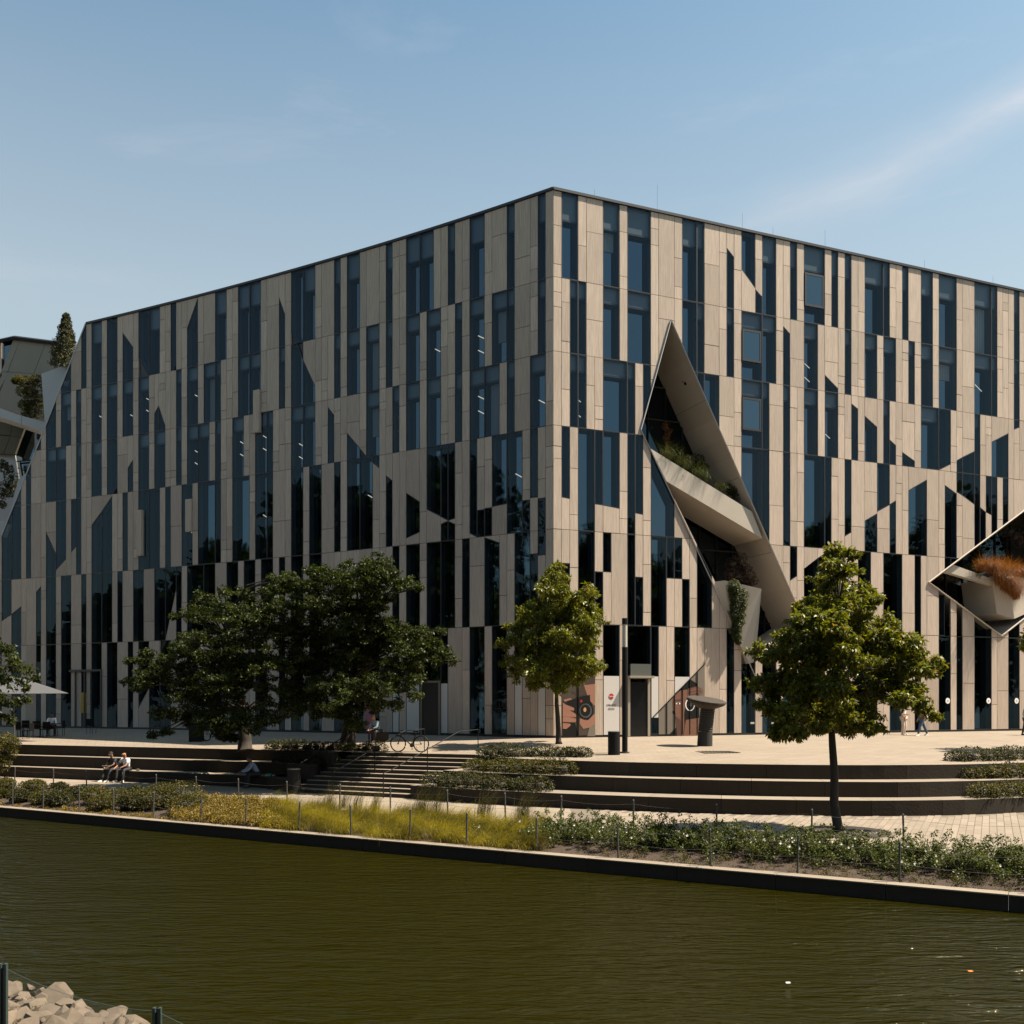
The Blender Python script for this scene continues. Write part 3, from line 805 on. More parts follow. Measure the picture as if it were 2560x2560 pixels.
def text(body, k, h, size, m_, parent, o=.02, name='lettering'):
    cu = bpy.data.curves.new(name, 'FONT'); cu.body = body; cu.size = size; cu.align_x = 'CENTER'; cu.align_y = 'CENTER'; cu.extrude = .002
    t_ = bpy.data.objects.new('tmp', cu); COL.objects.link(t_)
    dg = bpy.context.evaluated_depsgraph_get(); me = bpy.data.meshes.new_from_object(t_.evaluated_get(dg)); bpy.data.objects.remove(t_)
    ob = bpy.data.objects.new(name, me); me.materials.append(m_); COL.objects.link(ob)
    ob.parent = parent
    ob.matrix_local = Matrix.Translation(WR(k, h, o) - origin_of(parent)) @ Matrix.Rotation(math.atan2(RD.y, RD.x), 4, 'Z') @ Matrix.Rotation(RAD(90), 4, 'X')
    return ob
def disc(k, h, r, m_, o, parent, name, n=24, sxk=1.0):
    mb = MB(); c = WR(k, h, o)
    d3 = Vector((RD.x, RD.y, 0))
    ring_ = [c + d3 * (r * sxk * cos(2 * pi * i / n)) + Vector((0, 0, r * sin(2 * pi * i / n))) for i in range(n)]
    bk_ = [p - Vector((RN.x, RN.y, 0)) * .01 for p in ring_]
    mb.prism(ring_, bk_); return mb.build(name, m_, parent)
red = mat('red_print', (.35, .008, .012), .5); ink = mat('black_print', (.03, .03, .03), .6); whp = mat('white_print', (.75, .73, .7), .6)
tag(wc, 'white shop window cover with a red round logo and the words OPENING SOON')
disc(6.98, 2.02, .14, red, .024, wc, 'logo_disc')
text('Leica', 6.98, 2.02, .13, whp, wc, .03)
text('OPENING', 6.98, 1.58, .125, ink, wc, .02)
text('SOON', 6.98, 1.40, .125, ink, wc, .02)
for px in (2369, 2471, 2541):
    k, h = right_kh(px, 1752)
    dsc = disc(k, h, .17, whp, .02, bld, 'window_sticker')
    disc(k, h, .055, M['panel_grey'], .026, dsc, 'sticker_mark', 12)
# printed posters: flat shapes layered on the covering film
def flat(par, pts, m_, o, name='poster_print', cv=None):
    mb = MB(); mb.poly([WR(*right_kh(1380 + x / S_P, 1660 + y / S_P), o) for x, y in pts]); return mb.build(name, m_, par)
def ell(cx, cy, rx, ry, n=20, a0=0):
    return [(cx + rx * cos(2 * pi * i / n) * cos(a0) - ry * sin(2 * pi * i / n) * sin(a0), cy + rx * cos(2 * pi * i / n) * sin(a0) + ry * sin(2 * pi * i / n) * cos(a0)) for i in range(n)]
skin1 = mat('print_skin_light', (.27, .125, .08), .6, noise=(9, .15)); skin1d = mat('print_skin_shadow', (.11, .04, .025), .6)
skin2 = mat('print_skin_dark', (.15, .065, .038), .6, noise=(7, .2)); skin2d = mat('print_skin_deep', (.07, .028, .018), .6)
tan = mat('print_coat_tan', (.045, .030, .020), .6, noise=(8, .25)); hairb = mat('print_hair', (.035, .018, .010), .6, noise=(20, .4)); lensg = mat('print_lens', (.05, .055, .065), .5)
greyp = mat('print_grey', (.15, .125, .10), .6)
S_P = 6.0375
pA = cover(1.04, 4.96, .10, 3.05, 'R', .010, tan, 'poster'); tag(pA, 'poster of two hands holding a black camera up to a face')
flat(pA, [(270, 420), (390, 400), (480, 230), (650, 190), (650, 620), (560, 470), (400, 480)], hairb, .014)
flat(pA, [(480, 320), (650, 300), (650, 640), (560, 560)], skin1, .016)
flat(pA, [(160, 640), (160, 1090), (400, 1090), (330, 820)], M['black'], .014)
for (a, b, c, d) in (((160, 590), (330, 650), (330, 700), (160, 690)), ((160, 690), (350, 750), (355, 800), (160, 790)), ((160, 795), (350, 820), (355, 875), (160, 870)), ((160, 890), (270, 900), (265, 940), (160, 975))):
    flat(pA, [a, ((a[0] + b[0]) / 2, a[1] + 5), b, (b[0] + 12, (b[1] + c[1]) / 2), c, ((c[0] + d[0]) / 2, d[1] + 6), d], skin1, .022)
    flat(pA, [d, c, (c[0] - 6, c[1] + 10), (d[0], d[1] + 12)], skin1d, .021)
flat(pA, [(420, 820), (540, 850), (650, 740), (650, 930), (560, 960), (470, 980), (415, 900)], skin1, .018)
flat(pA, [(180, 600), (380, 500), (570, 465), (575, 560), (610, 600), (590, 720), (430, 790), (340, 740), (330, 660)], M['black'], .024)
flat(pA, [(170, 540), (280, 512), (295, 535), (190, 570)], skin1, .026)
flat(pA, ell(438, 560, 17, 20, 12), red, .027)
flat(pA, ell(512, 705, 112, 130), M['black'], .028)
flat(pA, ell(505, 705, 95, 108), lensg, .030); flat(pA, ell(500, 700, 76, 88), M['black'], .032); flat(pA, ell(492, 690, 22, 34, 12), mat('print_glint', (.45, .25, .1), .5), .034)
flat(pA, [(560, 960), (650, 900), (650, 1090), (530, 1090)], greyp, .020)
S_P = 3.864
pBm = MB(); pts = [(13.0, .10), (19.0, .10), (19.0, 3.72), (13.0, 1.30)]
pBm.prism([WR(a, b, .018) for a, b in pts], [WR(a, b, -.015) for a, b in pts])
pB = pBm.build('poster', greyp, bld); tag(pB, 'poster of a face looking through a camera, cut off by a slanted edge')
flat(pB, [(1185, 285), (1330, 145), (1400, 190), (1390, 330), (1185, 330)], M['black'], .022)
flat(pB, [(1160, 350), (1190, 290), (1240, 255), (1420, 230), (1420, 700), (1200, 700), (1215, 560), (1190, 500), (1165, 420)], skin2, .024)
flat(pB, [(1120, 690), (1200, 610), (1215, 700)], M['black'], .026)
flat(pB, [(1190, 500), (1240, 540), (1260, 700), (1205, 700)], skin2d, .027)
flat(pB, [(1160, 455), (1185, 450), (1192, 490), (1170, 485)], M['black'], .028)
flat(pB, [(1190, 345), (1248, 335), (1250, 352), (1192, 362)], skin2d, .028)
flat(pB, ell(1216, 382, 22, 9, 12), whp, .028); flat(pB, ell(1216, 382, 9, 9, 12), M['black'], .030)
flat(pB, [(1300, 330), (1420, 300), (1420, 600), (1340, 590), (1280, 600), (1275, 480)], M['black'], .030)
flat(pB, ell(1330, 392, 46, 62), whp, .032); flat(pB, ell(1332, 392, 38, 54), M['black'], .034); flat(pB, ell(1332, 392, 14, 20, 10), lensg, .036)
for i in range(4): flat(pB, [(1310, 292 - i * 18), (1400, 262 - i * 16), (1465, 290 - i * 12), (1400, 278 - i * 15), (1312, 305 - i * 18)], skin1d if i % 2 else skin2, .036)
flat(pB, [(1290, 540), (1420, 520), (1415, 700), (1265, 700)], skin2, .038)
mf = MB()
for k in (14, 15, 16, 17, 18): mf.tube([WR(k, .1, .04), WR(k, 1.30 + (k - 13) * .403, .04)], .022, 4)
mf.tube([WR(12.0, .88, .04), WR(19.0, 3.72, .04)], .022, 4)
mf.build('poster_frame', M['black'], pB)
mf = MB(); mf.tube([WR(3, .1, .036), WR(3, 3, .036)], .02, 4); mf.build('poster_frame', M['black'], pA)
# wheel graphics on the dark glass of the left wall
gm = MB()
def ringL(k, h, r, o, n=28):
    p = []
    for i in range(n + 1):
        a = 2 * pi * i / n; p.append(WL(k + r * cos(a) / .45, h + r * sin(a), o))
    return p
gm.tube(ringL(7, 1.35, .5, .01), .010, 4, False); gm.tube(ringL(7, 1.35, .08, .01), .012, 4, False)
for i in range(5):
    a = 2 * pi * i / 5 + .3; gm.tube([WL(7 + .08 * cos(a) / .45, 1.35 + .08 * sin(a), .01), WL(7 + .48 * cos(a) / .45, 1.35 + .48 * sin(a), .01)], .008, 4)
gm.build('wheel_graphic', M['post'], bld)
# ------------------------------------------------------------------ ground, terraces, stairs, water
ZP, ZT1, ZT2, ZT3, ZW, ZC = -1.95, -0.42, -0.92, -1.44, -2.55, -2.2     # promenade, terrace edges, water, coping
def smooth(pts, n=6):
    """Catmull-Rom through plan points"""
    P = [Vector(p) for p in pts]; o = []
    for i in range(len(P) - 1):
        a, b, c, d = P[max(i - 1, 0)], P[i], P[i + 1], P[min(i + 2, len(P) - 1)]
        for j in range(n):
            t = j / n
            o.append(0.5 * ((2 * b) + (c - a) * t + (2 * a - 5 * b + 4 * c - d) * t * t + (3 * b - a - 3 * c + d) * t ** 3))
    o.append(P[-1]); return o
RT = {1: smooth([(-1.5, 38.9), (0.1, 37.1), (2.2, 35.7), (6, 34.2), (11.2, 33.2), (15.3, 33.5), (18.5, 34.6), (24, 38), (32, 46)]),
      2: smooth([(-2.7, 37.6), (0, 35.8), (4, 34.0), (8.2, 32.7), (12, 32.2), (14.5, 32.4), (18, 33.5), (23.5, 36.8), (32, 44)]),
      3: smooth([(-3.9, 36.8), (-.6, 34.7), (4, 32.7), (7.9, 31.6), (12.4, 31.2), (17.1, 32.2), (23, 35.6), (32, 42.5)])}
LT = {1: smooth([(-50, 62), (-38, 53.8), (-26, 49.2), (-12.4, 44.0), (-8.3, 42.6)]),
      2: smooth([(-50, 60.8), (-38, 52.8), (-25.8, 48.4), (-13.6, 43.6), (-9.2, 41.8)]),
      3: smooth([(-50, 59.8), (-38, 51.9), (-25.4, 47.6), (-15.4, 43.4), (-9.8, 40.9)])}
ST0 = (Vector((-9.0, 39.35)), Vector((-3.9, 36.85)))      # bottom stair edge
ST9 = (Vector((-6.9, 41.55)), Vector((-1.3, 39.6)))       # top stair edge
def yat(curve, x):
    for a, b in zip(curve, curve[1:]):
        if a.x <= x <= b.x: return a.y + (b.y - a.y) * (x - a.x) / max(1e-6, b.x - a.x)
    return curve[0].y if x < curve[0].x else curve[-1].y
TOPEDGE = LT[1][:-1] + [ST9[0] + Vector((-.9, .6)), ST9[0], ST9[1]] + [p for p in RT[1] if p.x > -1.2] + [Vector((60, 66)), Vector((95, 90))]
WALLY = sorted([(p.x, p.y) for p in LP] + [(WR(k, 0).x, WR(k, 0).y) for k in range(1, 95, 4)] + [(WR(95, 0).x, WR(95, 0).y)])
def wally(x):
    w = WALLY
    if x <= w[0][0]: return w[0][1] + (w[0][0] - x) * .4
    if x >= w[-1][0]: return w[-1][1]
    for a, b in zip(w, w[1:]):
        if a[0] <= x <= b[0]: return a[1] + (b[1] - a[1]) * (x - a[0]) / max(1e-6, b[0] - a[0])
# plaza: ruled between terrace edge and wall base
pz = MB(); xs_ = []
x = -49.5
while x < 60: xs_.append(x); x += .75
rows_ = []
for x in xs_:
    y0, y1 = yat(TOPEDGE, x), wally(x) + 1.0
    r_ = []
    for j in range(9):
        t = j / 8
        if j < 8: y = y0 + (y1 - y0) * t; z = ZT1 + (-.0 - ZT1) * min(1, t * 1.12)
        r_.append(Vector((x, y if j < 8 else y1, z if j < 8 else 0.0)))
    rows_.append(r_)
def plaza_z(x, y):
    y0, y1 = yat(TOPEDGE, x), wally(x) + 1.0
    return ZT1 * (1 - min(1, max(0, (y - y0) / (y1 - y0)) * 1.12))
for a, b in zip(rows_, rows_[1:]):
    for j in range(8): pz.poly([a[j], b[j], b[j + 1], a[j + 1]])
pv = M['pave'].copy(); pv.name = 'plaza_paving'; [x_ for x_ in pv.node_tree.nodes if x_.type == 'RGB'][0].outputs[0].default_value = (.225, .182, .138, 1); M['plaza'] = pv
t_ = pv.node_tree; b_ = t_.nodes['Principled BSDF']
br = t_.nodes.new('ShaderNodeTexBrick'); br.inputs['Scale'].default_value = 1.0
br.inputs['Brick Width'].default_value = .9; br.inputs['Row Height'].default_value = .3; br.inputs['Mortar Size'].default_value = .012
br.inputs['Color1'].default_value = (1, 1, 1, 1); br.inputs['Color2'].default_value = (.86, .85, .83, 1); br.inputs['Mortar'].default_value = (.5, .47, .42, 1)
gp = t_.nodes.new('ShaderNodeNewGeometry'); mpp = t_.nodes.new('ShaderNodeMapping'); mpp.inputs['Rotation'].default_value = (0, 0, RAD(-22))
t_.links.new(gp.outputs['Position'], mpp.inputs['Vector']); t_.links.new(mpp.outputs[0], br.inputs['Vector'])
src = b_.inputs['Base Color'].links[0].from_socket
mlt = t_.nodes.new('ShaderNodeMix'); mlt.data_type = 'RGBA'; mlt.blend_type = 'MULTIPLY'; mlt.inputs['Factor'].default_value = 1
t_.links.new(src, mlt.inputs['A']); t_.links.new(br.outputs['Color'], mlt.inputs['B']); t_.links.new(mlt.outputs['Result'], b_.inputs['Base Color'])
tag(pz.build('plaza', pv), kind='structure')
# promenade
pr = MB()
BA, BB = Vector((-21.7, 41.9)), Vector((9.8, 24.1))       # back edge of the beds
bd = (BB - BA).normalized(); bn = Vector((-bd.y, bd.x))
if bn.y < 0: bn = -bn
q0, q1_ = BA - bd * 40, BB + bd * 40
pr.poly([(q0.x, q0.y, ZP), (q1_.x, q1_.y, ZP), (70, 60, ZP), (-60, 90, ZP)])
tag(pr.build('promenade', M['pave']), kind='structure')
def terrace(curves, name, label):
    root = empty(name, (curves[1][0].x, curves[1][0].y, ZP), 0, label, 'terrace')
    lv = {1: ZT1, 2: ZT2, 3: ZT3}; low = {1: ZT2, 2: ZT3, 3: ZP}
    for r in (1, 2, 3):
        c = curves[r]
        nxt = curves[r - 1] if r > 1 else None
        # blocks along the curve, each with its own joint
        L = [0]
        for a, b in zip(c, c[1:]): L.append(L[-1] + (b - a).length)
        seg = 2.4; s = 0; i = 0
        def pt(curve, s_):
            Lc = [0]
            for a, b in zip(curve, curve[1:]): Lc.append(Lc[-1] + (b - a).length)
            s_ = min(max(s_, 0), Lc[-1])
            for j in range(len(curve) - 1):
                if s_ <= Lc[j + 1] + 1e-6: return curve[j] + (curve[j + 1] - curve[j]) * ((s_ - Lc[j]) / max(1e-6, Lc[j + 1] - Lc[j]))
        while s < L[-1] - .2:
            e = min(s + seg, L[-1])
            ts = [s + (e - s) * j / 3 + (0.006 if j == 0 else (-0.006 if j == 3 else 0)) for j in range(4)]
            front = [pt(c, t) for t in ts]
            dirs = [(pt(c, t + .1) - pt(c, t - .1)).normalized() for t in ts]
            depth = 2.2 if r > 1 else .55
            backp = [f + Vector((-d.y, d.x)) * depth for f, d in zip(front, dirs)]
            z1 = lv[r]; z0 = low[r] - .12
            m1 = MB(); tone = random.random()
            for j in range(3):
                a, b, ba, bb = front[j], front[j + 1], backp[j], backp[j + 1]
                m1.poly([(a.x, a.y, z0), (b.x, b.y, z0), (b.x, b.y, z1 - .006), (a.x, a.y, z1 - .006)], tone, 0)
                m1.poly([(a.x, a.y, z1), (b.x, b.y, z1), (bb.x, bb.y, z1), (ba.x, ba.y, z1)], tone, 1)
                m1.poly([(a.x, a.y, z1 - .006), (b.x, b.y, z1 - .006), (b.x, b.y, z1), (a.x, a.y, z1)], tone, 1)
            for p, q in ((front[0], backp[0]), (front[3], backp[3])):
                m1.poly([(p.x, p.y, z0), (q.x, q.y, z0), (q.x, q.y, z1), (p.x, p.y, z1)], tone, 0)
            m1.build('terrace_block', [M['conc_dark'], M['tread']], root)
            s = e; i += 1
    return root
terrace(RT, 'seat_terrace', 'curved concrete seating steps bulging towards the water right of the stairs')
terrace(LT, 'seat_terrace', 'three long straight concrete seating steps left of the stairs where a couple sits')
# plaza lip strip just above each top block is the plaza itself
stair = empty('stairs', (ST0[0].x, ST0[0].y, ZP), 0, 'broad flight of ten shallow concrete steps between two seating terraces', 'stairs')
for i in range(10):
    z1 = ZP + (i + 1) * (ZT1 - ZP) / 10
    a = ST0[0].lerp(ST9[0], i / 9); b = ST0[1].lerp(ST9[1], i / 9)
    d = (b - a).normalized(); n = Vector((-d.y, d.x)) * (.62 if i < 9 else .9)
    m1 = MB(); t = random.random()
    a2, b2 = a + n, b + n
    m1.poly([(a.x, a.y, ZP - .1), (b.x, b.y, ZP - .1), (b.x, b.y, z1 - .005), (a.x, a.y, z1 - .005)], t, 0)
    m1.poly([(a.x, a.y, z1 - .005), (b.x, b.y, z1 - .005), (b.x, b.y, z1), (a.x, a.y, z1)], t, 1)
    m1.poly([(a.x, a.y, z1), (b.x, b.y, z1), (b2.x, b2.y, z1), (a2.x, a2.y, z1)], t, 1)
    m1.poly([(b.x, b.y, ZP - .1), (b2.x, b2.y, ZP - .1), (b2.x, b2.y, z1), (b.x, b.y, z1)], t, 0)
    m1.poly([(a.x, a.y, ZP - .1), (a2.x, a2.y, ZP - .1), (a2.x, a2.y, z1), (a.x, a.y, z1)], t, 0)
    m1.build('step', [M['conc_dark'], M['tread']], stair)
# retaining walls left of the stairs (stepped, planted)
rwall = empty('retaining_wall', (-8.6, 41, ZP), 0, 'stepped concrete retaining wall in tree shade beside the left handrail', 'wall')
for i, (z1, off) in enumerate(((-1.44, 0.0), (-.92, .9), (-.42, 1.8))):
    a = ST0[0].lerp(ST9[0], i * .33) + Vector((-.05, .05)); b = LT[3 - i][-1] + Vector((-.6, -.1))
    e = a + Vector((.2, 3)); g = b + Vector((.2, 3))
    m1 = MB(); m1.prism([(b.x, b.y, ZP - .1), (a.x, a.y, ZP - .1), (e.x, e.y, ZP - .1), (g.x, g.y, ZP - .1)], [(b.x, b.y, z1), (a.x, a.y, z1), (e.x, e.y, z1), (g.x, g.y, z1)])
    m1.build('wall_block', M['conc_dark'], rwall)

# quay wall and water
QA, QB = Vector((-19.2, 36.1)), Vector((10.5, 19.7))
qd = (QB - QA).normalized(); qn = Vector((-qd.y, qd.x))
if qn.y < 0: qn = -qn
QL, QR = QA - qd * 45, QB + qd * 45
quay = empty('quay_wall', (0, 25.2, ZW), 0, 'low dark concrete quay wall with pale coping along the water', 'wall')
n_ = 52
for i in range(n_):
    a = QL.lerp(QR, i / n_) + qd * .006; b = QL.lerp(QR, (i + 1) / n_) - qd * .006
    m1 = MB(); a2, b2 = a + qn * .35, b + qn * .35; t = random.random()
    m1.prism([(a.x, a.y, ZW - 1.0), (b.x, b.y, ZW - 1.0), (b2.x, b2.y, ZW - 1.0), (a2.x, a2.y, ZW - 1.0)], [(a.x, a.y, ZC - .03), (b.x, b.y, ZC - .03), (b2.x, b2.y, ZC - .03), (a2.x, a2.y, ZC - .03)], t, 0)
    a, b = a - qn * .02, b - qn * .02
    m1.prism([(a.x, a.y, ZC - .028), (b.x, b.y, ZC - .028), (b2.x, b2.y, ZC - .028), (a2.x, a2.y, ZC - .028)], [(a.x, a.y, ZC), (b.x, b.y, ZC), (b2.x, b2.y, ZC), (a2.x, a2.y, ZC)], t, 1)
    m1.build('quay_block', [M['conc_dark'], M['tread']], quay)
wmat = bpy.data.materials.new('pond_water'); wmat.use_nodes = True
t_ = wmat.node_tree; b_ = t_.nodes['Principled BSDF']
b_.inputs['Base Color'].default_value = (0.0112, 0.0100, 0.00003, 1); b_.inputs['Roughness'].default_value = .04; b_.inputs['IOR'].default_value = 1.33
b_.inputs['Specular IOR Level'].default_value = .42; b_.inputs['Specular Tint'].default_value = (1, .93, .74, 1)
g_ = t_.nodes.new('ShaderNodeNewGeometry')
prev = None
for sc_x, rot, st, dist, det in (((1.1, 3.9, 1), 9, 1.0, .10, 3), ((2.8, 8.5, 1), -10, 1.0, .055, 4), ((.22, .5, 1), 30, .6, .14, 2)):
    mp_ = t_.nodes.new('ShaderNodeMapping'); mp_.inputs['Scale'].default_value = sc_x; mp_.inputs['Rotation'].default_value = (0, 0, RAD(rot))
    nn = t_.nodes.new('ShaderNodeTexNoise'); nn.inputs['Scale'].default_value = 1.0; nn.inputs['Detail'].default_value = det; nn.inputs['Distortion'].default_value = .6
    bp = t_.nodes.new('ShaderNodeBump'); bp.inputs['Strength'].default_value = st; bp.inputs['Distance'].default_value = dist
    t_.links.new(g_.outputs['Position'], mp_.inputs['Vector']); t_.links.new(mp_.outputs[0], nn.inputs['Vector']); t_.links.new(nn.outputs['Fac'], bp.inputs['Height'])
    if prev: t_.links.new(prev, bp.inputs['Normal'])
    prev = bp.outputs[0]
t_.links.new(prev, b_.inputs['Normal'])
wm = MB(); wm.poly([(-120, -30, ZW), (120, -30, ZW), (QR.x + 30, QR.y + .1, ZW), (QR.x, QR.y + .1, ZW), (QL.x, QL.y + .1, ZW), (-120, QL.y, ZW)])
tag(wm.build('water', wmat), kind='structure')
# planting bed soil
bedm = MB()
N = 60
for i in range(N):
    for j in range(4):
        def P(i_, j_):
            f = (QL + qn * .34).lerp(QR + qn * .34, i_ / N); g = q0.lerp(q1_, i_ / N)
            f2 = f; t = j_ / 4
            # same parameter along the quay direction
            s_ = (f - QL).dot(qd); g = BA + bd * ((f - BA).dot(bd))
            p = f2.lerp(g, t)
            return Vector((p.x, p.y, ZC - .06 + (ZP - .01 - ZC + .06) * t + .03 * sin(i_ * 1.7 + j_ * 2.1) * (0 < j_ < 4)))
        bedm.poly([P(i, j), P(i + 1, j), P(i + 1, j + 1), P(i, j + 1)])
tag(bedm.build('planting_bed', M['soil']), kind='structure')
BEDW = (BA - QA).dot(qn)
def bed(px, t, zoff=0.0):
    """plan point in the bed under photograph column px; t = 0 at the coping, 1 at the promenade"""
    u = (px - CX) / F
    a = QA + qn * (.36 + (BEDW - .4) * t)
    s = (u * a.y - a.x) / (qd.x - u * qd.y)
    p = a + qd * s
    return Vector((p.x, p.y, ZC - .06 + (ZP - ZC + .06) * t + zoff))
# far ground (beyond and beside)
gm = MB(); gm.poly([(-700, 60, -.75), (700, 60, -.75), (700, 1400, -.75), (-700, 1400, -.75)])
tag(gm.build('ground', M['pave']), kind='structure')

# pavers on the promenade, one object each where they read singly
pd = Vector((.5, 1)).normalized(); pn2 = Vector((pd.y, -pd.x))
cells = []
for iu in range(-40, 130):
    for iv in range(-8, 14):
        u0 = iu * .2; v0 = iv * 1.15 + (iu % 3) * .38
        c = Vector((8.5, 27)) + pn2 * (u0 + .1) + pd * (v0 + .57)
        yb = BA.y + (c.x - BA.x) * bd.y / bd.x + .55
        yt = yat(RT[3], c.x) - .25
        if c.y < yb or c.y > yt or c.x < 2: continue
        px = CX + c.x / c.y * F
        if px > 2640 or px < 1500: continue
        cells.append((abs(c.y), c, u0, v0))
cells.sort(key=lambda q: q[0] - q[1].x * .4)
prom = empty('paver_field', (10, 28, ZP), 0); prom['kind'] = 'structure'
pm_ = MB(); hx, hy = .090, .566
pm_.prism([(-hx, -hy, .0), (hx, -hy, .0), (hx, hy, .0), (-hx, hy, .0)], [(-hx, -hy, .008), (hx, -hy, .008), (hx, hy, .008), (-hx, hy, .008)])
tones = []
for q in range(4):
    m_ = M['pave'].copy(); m_.name = 'sandstone_paver'
    n = [x_ for x_ in m_.node_tree.nodes if x_.type == 'RGB'][0]; k_ = (.90, .97, 1.03, 1.1)[q]
    n.outputs[0].default_value = (.20 * k_, .163 * k_, .124 * k_, 1)
    ob = pm_.build('paver', m_, prom, rooted=False); tones.append(ob.data); bpy.data.objects.remove(ob)
ang = math.atan2(pd.y, pd.x) - pi / 2
stuffm = MB()
for i, (_, c, u0, v0) in enumerate(cells):
    if i < 300:
        ob = bpy.data.objects.new('paver', random.choice(tones)); COL.objects.link(ob); ob.parent = prom
        ob.location = Vector((c.x, c.y, ZP + .002 + random.random() * .003)) - Vector(prom.location); ob.rotation_euler = (0, 0, ang)
    else:
        def r_(a, b): p = c + pn2 * a + pd * b; return (p.x, p.y)
        z = ZP + .003
        stuffm.prism([(*r_(-hx, -hy), z), (*r_(hx, -hy), z), (*r_(hx, hy), z), (*r_(-hx, hy), z)], [(*r_(-hx, -hy), z + .008), (*r_(hx, -hy), z + .008), (*r_(hx, hy), z + .008), (*r_(-hx, hy), z + .008)], random.random())
if stuffm.f: tag(stuffm.build('paver_run', M['pave'], prom), kind='stuff')
# joints show through a darker bedding sheet
bm_ = MB()
xs2 = [2 + i for i in range(0, 25)]
for a, b in zip(xs2, xs2[1:]):
    f = lambda x: BA.y + (x - BA.x) * bd.y / bd.x + .5
    g = lambda x: yat(RT[3], x) - .02
    bm_.poly([(a, f(a), ZP + .0015), (b, f(b), ZP + .0015), (b, g(b), ZP + .0015), (a, g(a), ZP + .0015)])
bm_.build('paver_bedding', M['joint'], prom)
# round tree grate
def grate(c, r, z, name, label):
    root = empty(name, (c[0], c[1], z), 0, label, 'tree grate')
    mb = MB()
    mb.prism([(c[0] + r * cos(2 * pi * i / 48), c[1] + r * sin(2 * pi * i / 48), z) for i in range(48)], [(c[0] + r * cos(2 * pi * i / 48), c[1] + r * sin(2 * pi * i / 48), z + .004) for i in range(48)])
    mb.build('grate_base', M['joint'], root)
    mb = MB()
    for j in range(9):
        ra = .32 + j * (r - .36) / 9; rb = ra + .07
        for i in range(48):
            a, b = 2 * pi * i / 48, 2 * pi * (i + 1) / 48
            mb.prism([(c[0] + ra * cos(a), c[1] + ra * sin(a), z + .005), (c[0] + rb * cos(a), c[1] + rb * sin(a), z + .005), (c[0] + rb * cos(b), c[1] + rb * sin(b), z + .005), (c[0] + ra * cos(b), c[1] + ra * sin(b), z + .005)],
                     [(c[0] + ra * cos(a), c[1] + ra * sin(a), z + .022), (c[0] + rb * cos(a), c[1] + rb * sin(a), z + .022), (c[0] + rb * cos(b), c[1] + rb * sin(b), z + .022), (c[0] + ra * cos(b), c[1] + ra * sin(b), z + .022)])
    mb.build('grate_rings', mat('cast_iron', (.06, .05, .043), .6, metal=.3), root)
TA = Vector((9.28, 27.4))
grate((TA.x + .15, TA.y - .05), 1.38, ZP + .012, 'tree_grate', 'round cast grate with concentric slots around the foot of the right tree')
gr = MB(); c = gnd(1794, 1884, -.33)
gr.box((c.x, c.y, plaza_z(c.x, c.y) + .01), (1.5, 1.1, .02), RAD(10)); o = gr.build('drain_cover', M['joint']); tag(o, 'dark square drain cover in the plaza near the nail shaped sculpture', 'drain cover')
gb = MB()
for i in range(9): gb.box((c.x - .6 + i * .15, c.y, plaza_z(c.x, c.y) + .026), (.05, 1.0, .012), RAD(10))
gb.build('grate_bars', M['post'], o)

# near bank with rocks, posts and wire mesh
bank = MB()
sh = [gnd(-60, 2425, ZW), gnd(0, 2452, ZW), gnd(130, 2505, ZW), gnd(250, 2545, ZW), gnd(330, 2562, ZW), gnd(430, 2610, ZW), gnd(560, 2700, ZW)]
for a, b in zip(sh, sh[1:]):
    A, B = a + Vector((-.3, -.2, -.3)), b + Vector((-.3, -.2, -.3))
    A1, B1 = a + Vector((-.9, -1.6, .35)), b + Vector((-.9, -1.6, .35))
    A2, B2 = a + Vector((-2.5, -5, 1.1)), b + Vector((-2.5, -5, 1.1))
    bank.poly([A, B, B1, A1]); bank.poly([A1, B1, B2, A2])
bk0 = sh[0]; bank.poly([sh[0] + Vector((-.3, -.2, -.3)), sh[0] + Vector((-.9, -1.6, .35)), sh[0] + Vector((-12, 1, .6)), sh[0] + Vector((-12, 4, -.3))])
tag(bank.build('near_bank', M['soil']), kind='structure')
def rock_mesh(seed):
    bm = bmesh.new(); r = random.Random(seed)
    pts = [Vector((r.gauss(0, .5), r.gauss(0, .4), r.gauss(0, .3))) for _ in range(34)]
    for p in pts: bm.verts.new(p.normalized() * (.36 + .26 * r.random()))
    res = bmesh.ops.convex_hull(bm, input=bm.verts)
    bmesh.ops.delete(bm, geom=[v for v in bm.verts if not v.link_faces], context='VERTS')
    me = bpy.data.meshes.new('rock'); bm.to_mesh(me); bm.free(); me.materials.append(M['rock'])
    at_ = me.attributes.new('tone', 'FLOAT', 'FACE'); v = r.random(); at_.data.foreach_set('value', [v] * len(me.polygons))
    return me
RM = [rock_mesh(i) for i in range(9)]
rr = random.Random(5)
rocks = [(30, 2478, .34), (62, 2492, .22), (95, 2480, .2), (20, 2520, .3), (60, 2515, .24), (84, 2520, .42), (112, 2500, .3), (50, 2545, .35), (100, 2545, .34), (140, 2500, .5), (165, 2515, .38), (128, 2535, .4), (160, 2548, .42),
         (190, 2530, .42), (205, 2545, .4), (225, 2556, .36), (180, 2562, .5), (250, 2552, .3), (285, 2540, .34), (268, 2562, .36), (345, 2555, .32), (300, 2566, .3), (10, 2555, .4), (5, 2470, .35), (215, 2528, .2), (75, 2470, .18), (-20, 2480, .4), (-15, 2520, .4), (330, 2572, .3), (240, 2575, .5), (130, 2580, .5), (60, 2580, .5)] + [(rr.uniform(-10, 300), 0, rr.uniform(.10, .2)) for _ in range(26)]
